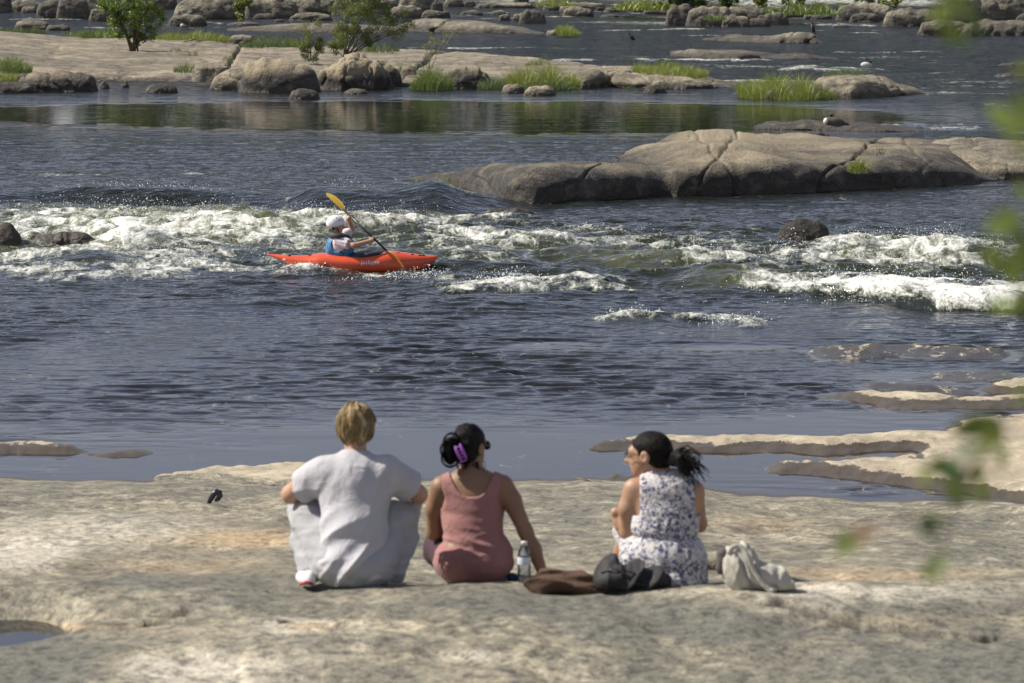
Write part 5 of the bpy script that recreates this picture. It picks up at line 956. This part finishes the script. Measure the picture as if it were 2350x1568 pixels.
# spray skirt
n_, m_ = 44, 21; xs2 = np.linspace(788, 1558, n_); top = np.interp(xs2, [788, 830, 950, 1100, 1200, 1300, 1450, 1530, 1558], [912, 905, 900, 880, 850, 832, 824, 832, 850]); rim = np.interp(xs2, [788, 900, 1050, 1200, 1350, 1558], [915, 940, 940, 915, 885, 862])
V = []
for i in range(n_):
    t = (xs2[i]-788)/770; w_ = .215*np.clip(1-(2*t-1)**4, .03, 1)**.5; a = np.linspace(0, np.pi, m_); y = w_*np.cos(a); zr = zz_(rim[i]); zt = zz_(top[i]); V.append(np.stack([np.full(m_, zx(xs2[i])), y, zr-.02+(zt-zr+.02)*np.sin(a)**.6], -1))
M_navy = cloth_mat('navy_neoprene', (.030, .034, .055), rough=.45)
sk = mk('spray_skirt', np.concatenate(V), grid_faces(n_, m_), M_navy, kay)
pts = [(zx(788+385*(1-math.cos(t))), .0, 0) for t in np.linspace(0, 2*np.pi, 60)]; P_ = []
for t in np.linspace(0, 2*np.pi, 60): 
    p = 1173-388*math.cos(t); P_.append((zx(p), -.225*math.sin(t)*abs(math.sin(t))**-.5 if abs(math.sin(t)) > 1e-6 else 0, zz_(np.interp(p, [788, 900, 1050, 1200, 1350, 1558], [920, 946, 946, 920, 890, 868]))+.002))
V, F = tube(P_, .014, 6, False); mk('cockpit_rim', V, F, M_dark, kay)
V, F = tube([(zx(900), -.20, zz_(925)), (zx(850), -.262, zz_(950)), (zx(820), -.300, zz_(985)), (zx(805), -.308, zz_(1015))], [.010, .014, .014, .010], 6); mk('pull_strap', V, F, M_dark, kay)
for a, b_, r in ((380, 898, .013), (1890, 884, .011), (1980, 895, .012), (2025, 895, .012), (635, 893, .009), (1720, 862, .008)):
    x = zx(a); z = zz_(b_)-.004; y = -float(hull_y(x, z))*.75; V, F = tube([(x-.03, y, z-.006), (x-.015, y-.004, z+.016), (x+.015, y-.004, z+.016), (x+.03, y, z-.006)], r*.8, 6); mk('deck_fitting', V, F, M_dark, kay)
x = zx(318); z = zz_(935); a = np.linspace(0, 2*np.pi, 20, endpoint=False); V = np.array([(x+.026*math.cos(t), -float(hull_y(x+.026*math.cos(t), z+.016*math.sin(t)))-.003, z+.016*math.sin(t)) for t in a]); mk('round_badge', V, [np.arange(20)[None]], M_whitepl, kay)
def text_mesh(txt, height, extrude=0., bold=0.):
    cu = bpy.data.curves.new('t', 'FONT'); cu.body = txt; cu.size = 1; cu.offset = bold; cu.resolution_u = 3; cu.space_character = 1.12; ob = bpy.data.objects.new('t', cu); COL.objects.link(ob)
    bpy.context.view_layer.update(); me = bpy.data.meshes.new_from_object(ob.evaluated_get(bpy.context.evaluated_depsgraph_get())); V = np.array([v.co[:] for v in me.vertices]); F = [list(p.vertices) for p in me.polygons]
    bpy.data.objects.remove(ob); bpy.data.meshes.remove(me); return V*height, F
def hull_text(txt, x0, x1, zb_, h, bold, mat, name, off):
    V, F = text_mesh(txt, 1, bold=bold); mx, mn = V.max(0), V.min(0); sx = (zx(x1)-zx(x0))/(mx[0]-mn[0]); x = zx(x0)+(V[:, 0]-mn[0])*sx; z = zz_(zb_)+(V[:, 1]-0)*h; y = -hull_y(x, z)-off
    D_ = {}
    for f in F: D_.setdefault(len(f), []).append(f)
    return mk(name, np.stack([x, y, z], -1), [np.array(f) for f in D_.values()], mat, kay, smooth=False)
hull_text('jackson', 1268, 1494, 982, .092, .016, M_whitepl, 'logo', .006); hull_text('kayak', 1388, 1432, 994, .017, .01, M_whitepl, 'small_logo', .004)
# ---------------------------------------------------------------- paddle
pad = empty('paddle', (KX, KY, KZ), 'kayak paddle with black shaft and two yellow blades held across the kayak', 'paddle')
A = np.array([zx(1035), .20, zz_(335)]); B = np.array([zx(1600), -.30, zz_(835)]); ax_ = (B-A)/np.linalg.norm(B-A)
V, F = tube([A, A*.5+B*.5, B], .0165, 10); mk('shaft', V, F, M_dark, pad)
M_yel = simple('yellow_plastic', (.62, .40, .05), .35, .1)
def blade(o, d, nrm, L, W, name='blade'):
    d = d/np.linalg.norm(d); nrm = nrm-d*(nrm@d); nrm /= np.linalg.norm(nrm); sd_ = np.cross(d, nrm); u = np.linspace(0, 1, 18); v = np.linspace(-1, 1, 9)
    wv = W*(.10+.9*np.sin(np.pi*np.clip(u, 0, 1)**.85*.93)**.75)*np.where(u > .9, np.sqrt(np.clip(1-((u-.9)/.1)**2, .0, 1)), 1)
    P_ = [o+d*(a*L)+sd_*(w_*b_)+nrm*(.035*L*math.sin(a*3.1)*1.2+.10*w_*b_*b_+(.012 if abs(b_) < .15 else 0)*(1-a)) for a, w_ in zip(u, wv) for b_ in v]
    V = np.array(P_); V2 = V-nrm*.006; n0 = len(V); e = grid_faces(18, 9); bd = list(range(9))+[9*i+8 for i in range(1, 18)]+[153+8-j for j in range(1, 9)]+[9*i for i in range(16, 0, -1)]
    sd2 = [(a, b_, b_+n0, a+n0) for a, b_ in zip(bd, bd[1:]+bd[:1])]; mk(name, np.concatenate([V, V2]), [np.concatenate([e, e[:, ::-1]+n0, np.array(sd2)])], M_yel, pad)
blade(A+ax_*.03, -ax_*np.array([1.0, 1, 1.03]), np.array([.62, -.60, .35]), .44, .075)
blade(B-ax_*.03, ax_+np.array([-.02, .08, .0]), np.array([.80, .22, .60]), .40, .085)
# ---------------------------------------------------------------- kayaker
kp = empty('person', (KX, KY, KZ), 'kayaker in white helmet, white t-shirt and blue black life vest holding a paddle', 'person')
HK = (zx(965), -.01, zz_(520)); YK = -1.35; Hn = B*.32+A*.68; nearh = A+(B-A)*((1435-1035)/565.); farh = A+(B-A)*((1140-1035)/565.)
def k_body(P):
    d = sm([cap(P, (-.22, 0, .10), (-.20, 0, .40), .11, .12), cap(P, (-.20, -.13, .47), (-.18, .13, .48), .045), cap(P, (-.21, 0, .46), (-.22, -.005, .62), .055, .050)], .04)
    near = chain(P, [(-.20, -.165, .455), (.03, -.25, .385), tuple(nearh+[-.045, .0, -.015])], [.052, .042, .028], .02); far = chain(P, [(-.17, .16, .48), (-.02, .32, .60), tuple(farh+[-.045, .01, -.02])], [.050, .040, .028], .02)
    h = smin(hand(P, nearh+[-.075, -.0, -.035], (.75, .1, .55), (-.1, -1, .1), 1.0, (.9, 1.2, .9), 1, .02, .005), hand(P, farh+[-.075, .02, -.04], (.75, -.1, .55), (-.1, -1, .2), 1.0, (.9, 1.2, .9), 1, .02, .005), .004)
    return smin(sm([d, near, far], .02), smin(h, head(P, HK, YK, -.05, 1.05), .01), .015)
blob('body', k_body, (-.45, -.40, .0), (.45, .42, .98), .0085, M_skinA, kp)
def k_shirt(P):
    t = sm([ell(P, (-.20, 0, .34), (.145, .175, .22)), cap(P, (-.20, -.12, .46), (-.19, .12, .46), .06)], .05); ss = []
    for a, e in (((-.21, -.13, .455), (-.055, -.215, .405)), ((-.18, .14, .48), (-.09, .25, .54))): ss.append(cap(P, a, e, .085, .078))
    e = np.array([.87, -.45, -.25]); ss[0] = smax(ss[0], (P[0]+.045)*e[0]+(P[1]+.215)*e[1]+(P[2]-.40)*e[2], .01)
    d = sm([t]+ss, .03)+folds(P, (.8, -.3, .4), (.2, .2, 1), 13, .010, 81); return d
blob('t_shirt', k_shirt, (-.42, -.34, .05), (.06, .36, .60), .009, cloth_mat('white_jersey', (.62, .56, .60)), kp)
b = NB('vest'); Z = b.n('SeparateXYZ', {'Vector': b.n('TexCoord').outputs['Object']}).outputs[2]; f = b.noise(b.pos(obj=True), 12, 4); blu = b.mix(b.mr(f, .4, .6), (.035, .16, .33), (.05, .24, .46))
seam = b.mr(b.math('ABSOLUTE', b.math('SUBTRACT', b.noise(b.pos((1, 1, .15), obj=True), 9, 1), .5)), .01, .03); blu = b.mix(seam, (.012, .014, .02), blu)
M_vest = b.end(b.bsdf(b.mix(b.mr(Z, .475, .485), blu, (.045, .045, .05)), .6, b.bump(f, .01)))
def k_vest(P):
    t = sm([ell(P, (-.205, 0, .335), (.185, .19, .235)), cap(P, (-.21, -.10, .50), (-.20, .10, .50), .062), ell(P, (-.08, .0, .34), (.11, .16, .19)), ell(P, (-.33, .0, .33), (.09, .15, .17))], .04)
    t = smax(t, -cap(P, (-.215, -.30, .385), (-.215, .30, .385), .105), .02); t = smax(t, -cap(P, (-.15, -.40, .42), (-.15, -.02, .42), .088), .02); t = smax(t, .13-P[2], .01); t = smax(t, P[2]-.575, .01); ne = np.sqrt((P[0]+.21)**2+P[1]**2); return smax(t, -(np.maximum(ne-.062, .50-P[2])), .01)+n3(P[0]*10, P[1]*10, P[2]*10, 85)*.006
blob('life_vest', k_vest, (-.45, -.22, .10), (.07, .24, .60), .009, M_vest, kp)
def k_belt(P): return smax(smax(ell(P, (-.20, 0, .16), (.195, .20, .10)), np.abs(P[2]-.155)-.028, .006), -1-P[0], .01)
V, F = tube([(-.33, .09, .50), (-.335, -.05, .54), (-.28, -.17, .53), (-.19, -.20, .525), (-.09, -.13, .50), (-.07, .0, .50), (-.10, .10, .50)], [.035, .044, .050, .048, .044, .038, .035], 10); mk('shoulder_strap', V, F, simple('dark_webbing', (.04, .04, .045), .7), kp)
blob('waist_belt', k_belt, (-.42, -.22, .10), (.02, .22, .22), .009, M_dark, kp)
def k_helm(P):
    q = rotq(P, (HK[0]-.012, HK[1], HK[2]+.035), YK, .10); o = ell(q, (0, -.01, .0), (.122, .148, .125)); d = o; rimz = -.045-.055*sst(.03, -.02, q[1])*1.0+.02*sst(-.06, -.13, q[1]); d = smax(d, rimz-q[2], .008)
    d = smax(d, -ell(q, (0, -.01, -.02), (.108, .135, .115)), .004); return smax(d, -np.maximum(np.maximum(np.abs(q[1]-.00)-.036, q[2]+.055), -1+0*q[0]), .01)
hel = blob('helmet', k_helm, (HK[0]-.20, -.22, HK[2]-.16), (HK[0]+.20, .20, HK[2]+.20), .007, M_whitepl, kp)
for (a, b_, dx) in ((935, 452, .022), (965, 428, .018), (860, 545, .018), (1000, 450, .016)):
    c = (zx(a), -.01, zz_(b_)); q0 = np.array(c)-[HK[0]-.012, HK[1], HK[2]+.035]; v = 1-(q0[0]/.146)**2-(q0[2]/.124)**2; y = -.01-.120*math.sqrt(max(v, .02)); V, F = tube([(c[0]-dx, y+.006, c[2]+.004), (c[0], y-.002, c[2]), (c[0]+dx, y+.006, c[2]-.006)], [.004, .009, .004], 6); mk('vent', V, F, M_dark, hel)
V, F = tube([(HK[0]+.005, -.095, HK[2]+.0), (HK[0]+.012, -.088, HK[2]-.06), (HK[0]+.035, -.055, HK[2]-.105)], .008, 6); mk('chin_strap', V, F, M_dark, hel)
V, F = tube([(HK[0]-.05, -.100, HK[2]-.02), (HK[0]-.055, -.085, HK[2]-.07)], [.026, .014], 8); mk('hair', V, F, M_black, kp)
# ---------------------------------------------------------------- birds
def bird(name, px, py, z, f, lo, hi, h, col, label, cat, rz=0, extra=()):
    X0, Y0, _ = at(px, py, z); r_ = empty(name, (X0, Y0, z), label, cat, rz); blob('body', f, lo, hi, h, col, r_)
    for nm, ff, l2, h2, mt in extra: blob(nm, ff, l2, h2, h, mt, r_)
    return r_
def feather(name, col, belly):
    b = NB(name); p = b.pos(obj=True); Z = b.n('SeparateXYZ', {'Vector': p}).outputs[2]; f = b.noise(b.pos((1, 1, 3), obj=True), 30, 3); c = b.mix(b.mr(f, .35, .65), [x*.55 for x in col], [x*1.3 for x in col]); return b.end(b.bsdf(b.mix(b.mr(Z, belly[0], belly[1]), belly[2], c), .8))
M_goose = feather('goose_feathers', (.10, .085, .065), (.14, .20, (.30, .27, .22))); M_corm = feather('cormorant_feathers', (.022, .022, .024), (-1, -.9, (.02, .02, .02))); M_gwh = simple('white_feathers', (.55, .52, .47), .8, .1)
def legs(P, x=.05): return sm([cap(P, (x-.05, s*.05, .2), (x-.05, s*.05, .0), .014, .012) for s in (-1, 1)]+[ell(P, (x-.07, s*.05, .005), (.05, .03, .01)) for s in (-1, 1)], .01)
def goose(P): return sm([ell(P, (0, 0, .28), (.26, .13, .14), (0, .18, 0)), ell(P, (.26, 0, .24), (.14, .06, .05), (0, .25, 0)), ell(P, (-.20, 0, .30), (.12, .10, .12)), legs(P)], .04)
def gneck(P): return sm([cap(P, (-.18, 0, .36), (-.10, 0, .46), .045, .035), ell(P, (-.12, 0, .47), (.06, .04, .042)), cap(P, (-.16, 0, .465), (-.21, 0, .455), .018, .010)], .02)
bird('goose', 1917, 303, .12, goose, (-.42, -.2, -.02), (.46, .2, .46), .02, M_goose, 'brown goose preening on the low grey rock above the long whaleback', 'goose', 0, [('head', gneck, (-.3, -.1, .28), (.02, .1, .55), M_corm), ('breast', lambda P: ell(P, (-.25, 0, .30), (.09, .105, .10)), (-.38, -.13, .15), (-.12, .13, .42), M_gwh)])
bird('goose', 425, 70, .3, lambda P: sm([ell(P, (0, 0, .22), (.30, .16, .16), (0, .5, 0)), legs(P)], .03), (-.5, -.3, -.02), (.5, .3, .5), .035, M_goose, 'brown goose bending down behind the yellow green grass strip', 'goose', 0, [('breast', lambda P: ell(P, (-.2, 0, .34), (.14, .13, .12)), (-.4, -.2, .15), (0, .2, .5), M_gwh)])
bird('goose', 1988, 160, .35, lambda P: sm([ell(P, (0, 0, .20), (.24, .12, .13)), legs(P)], .03), (-.4, -.2, -.02), (.4, .2, .4), .03, M_gwh, 'black and white goose standing behind the right hand grey green plants', 'goose', 0, [('head', lambda P: sm([cap(P, (-.02, 0, .3), (.0, 0, .42), .04, .03), ell(P, (.03, 0, .44), (.07, .04, .04)), ell(P, (.12, 0, .32), (.14, .07, .05))], .02), (-.15, -.12, .2), (.3, .12, .55), M_corm)])
X1, Y1, _ = at(1868, 99, 0); Y1 += 1.5
def corm(P): return sm([ell(P, (0, 0, .34), (.12, .11, .24), (0, -.25, 0)), cap(P, (-.04, 0, .52), (-.07, 0, .72), .05, .035), ell(P, (-.075, 0, .77), (.055, .035, .035)), cap(P, (-.11, 0, .78), (-.20, 0, .79), .014, .008), cap(P, (.08, 0, .18), (.15, 0, .02), .05, .02), legs(P, .05)], .03)
X0, Y0, _ = at_y(1866, 79, Y1+1.2); zc = float(at_y(1866, 79, Y1+1.2)[2]); r_ = empty('cormorant', (X0, Y0, zc), 'dark cormorant standing upright on the pale whitish rock', 'cormorant'); blob('body', corm, (-.25, -.2, -.02), (.25, .2, .86), .025, M_corm, r_)
blob('breast', lambda P: ell(P, (-.08, -.03, .50), (.06, .07, .12)), (-.2, -.15, .3), (.05, .1, .68), .02, simple('pale_breast', (.16, .14, .12), .8), r_)
X0, Y0, _ = at(1448, 92, 0); r_ = empty('cormorant', (X0, Y0, 0), 'black cormorant low in open water of the upper channel', 'cormorant')
blob('body', lambda P: sm([ell(P, (.06, 0, .14), (.22, .10, .12), (0, .7, 0)), cap(P, (-.08, 0, .26), (-.12, 0, .40), .045, .035), ell(P, (-.14, 0, .43), (.07, .035, .04)), cap(P, (.1, 0, .1), (.28, 0, .0), .08, .03)], .04), (-.35, -.2, -.05), (.4, .2, .52), .025, M_corm, r_)
# ---------------------------------------------------------------- spray thrown up by the rapids
rs = np.random.RandomState(77); C = []
for px, py, rx, ry, hh, n in [(320, 545, 90, 14, .55, 900), (250, 490, 260, 6, .30, 900), (540, 500, 150, 10, .30, 500), (820, 495, 160, 6, .25, 500), (60, 555, 30, 10, .4, 260), (900, 642, 110, 4, .07, 260), (700, 628, 45, 4, .08, 180), (980, 640, 50, 5, .12, 200),
    (1140, 662, 90, 6, .18, 420), (1800, 612, 80, 8, .35, 420), (1970, 575, 100, 5, .20, 420), (2150, 580, 130, 6, .26, 700), (2300, 588, 80, 6, .22, 260), (2100, 690, 240, 8, .28, 900), (1900, 672, 150, 5, .2, 420), (1620, 592, 90, 6, .22, 320), (800, 440, 50, 6, .25, 220), (330, 462, 180, 5, .12, 300), (1450, 735, 50, 4, .1, 120), (1680, 742, 80, 4, .1, 200), (440, 590, 200, 12, .2, 500), (1200, 550, 300, 20, .15, 500)]:
    ax = px+rx*rs.normal(size=n)*.6; ay = py+ry*rs.normal(size=n)*.7; x, y, _ = at(ax, ay, 0); z = water_h(x, y)[0]; C.append(np.stack([x, y, z+hh*rs.rand(n)**2.6], -1))
C = np.concatenate(C); n = len(C); r = .003+.009*rs.rand(n)**4; T = np.array([(1, 1, 1), (1, -1, -1), (-1, 1, -1), (-1, -1, 1)])/1.2
V = (C[:, None]+T[None]*r[:, None, None]*np.array([1, 1, 1.])).reshape(-1, 3); F = (np.arange(n)*4)[:, None, None]+np.array([[0, 1, 2], [0, 3, 1], [0, 2, 3], [1, 3, 2]])[None]
tag(mk('spray', V, F.reshape(-1, 3), simple('droplets', (.82, .84, .84), .15, .02)), 'white spray thrown up by the rapids', kind='stuff')
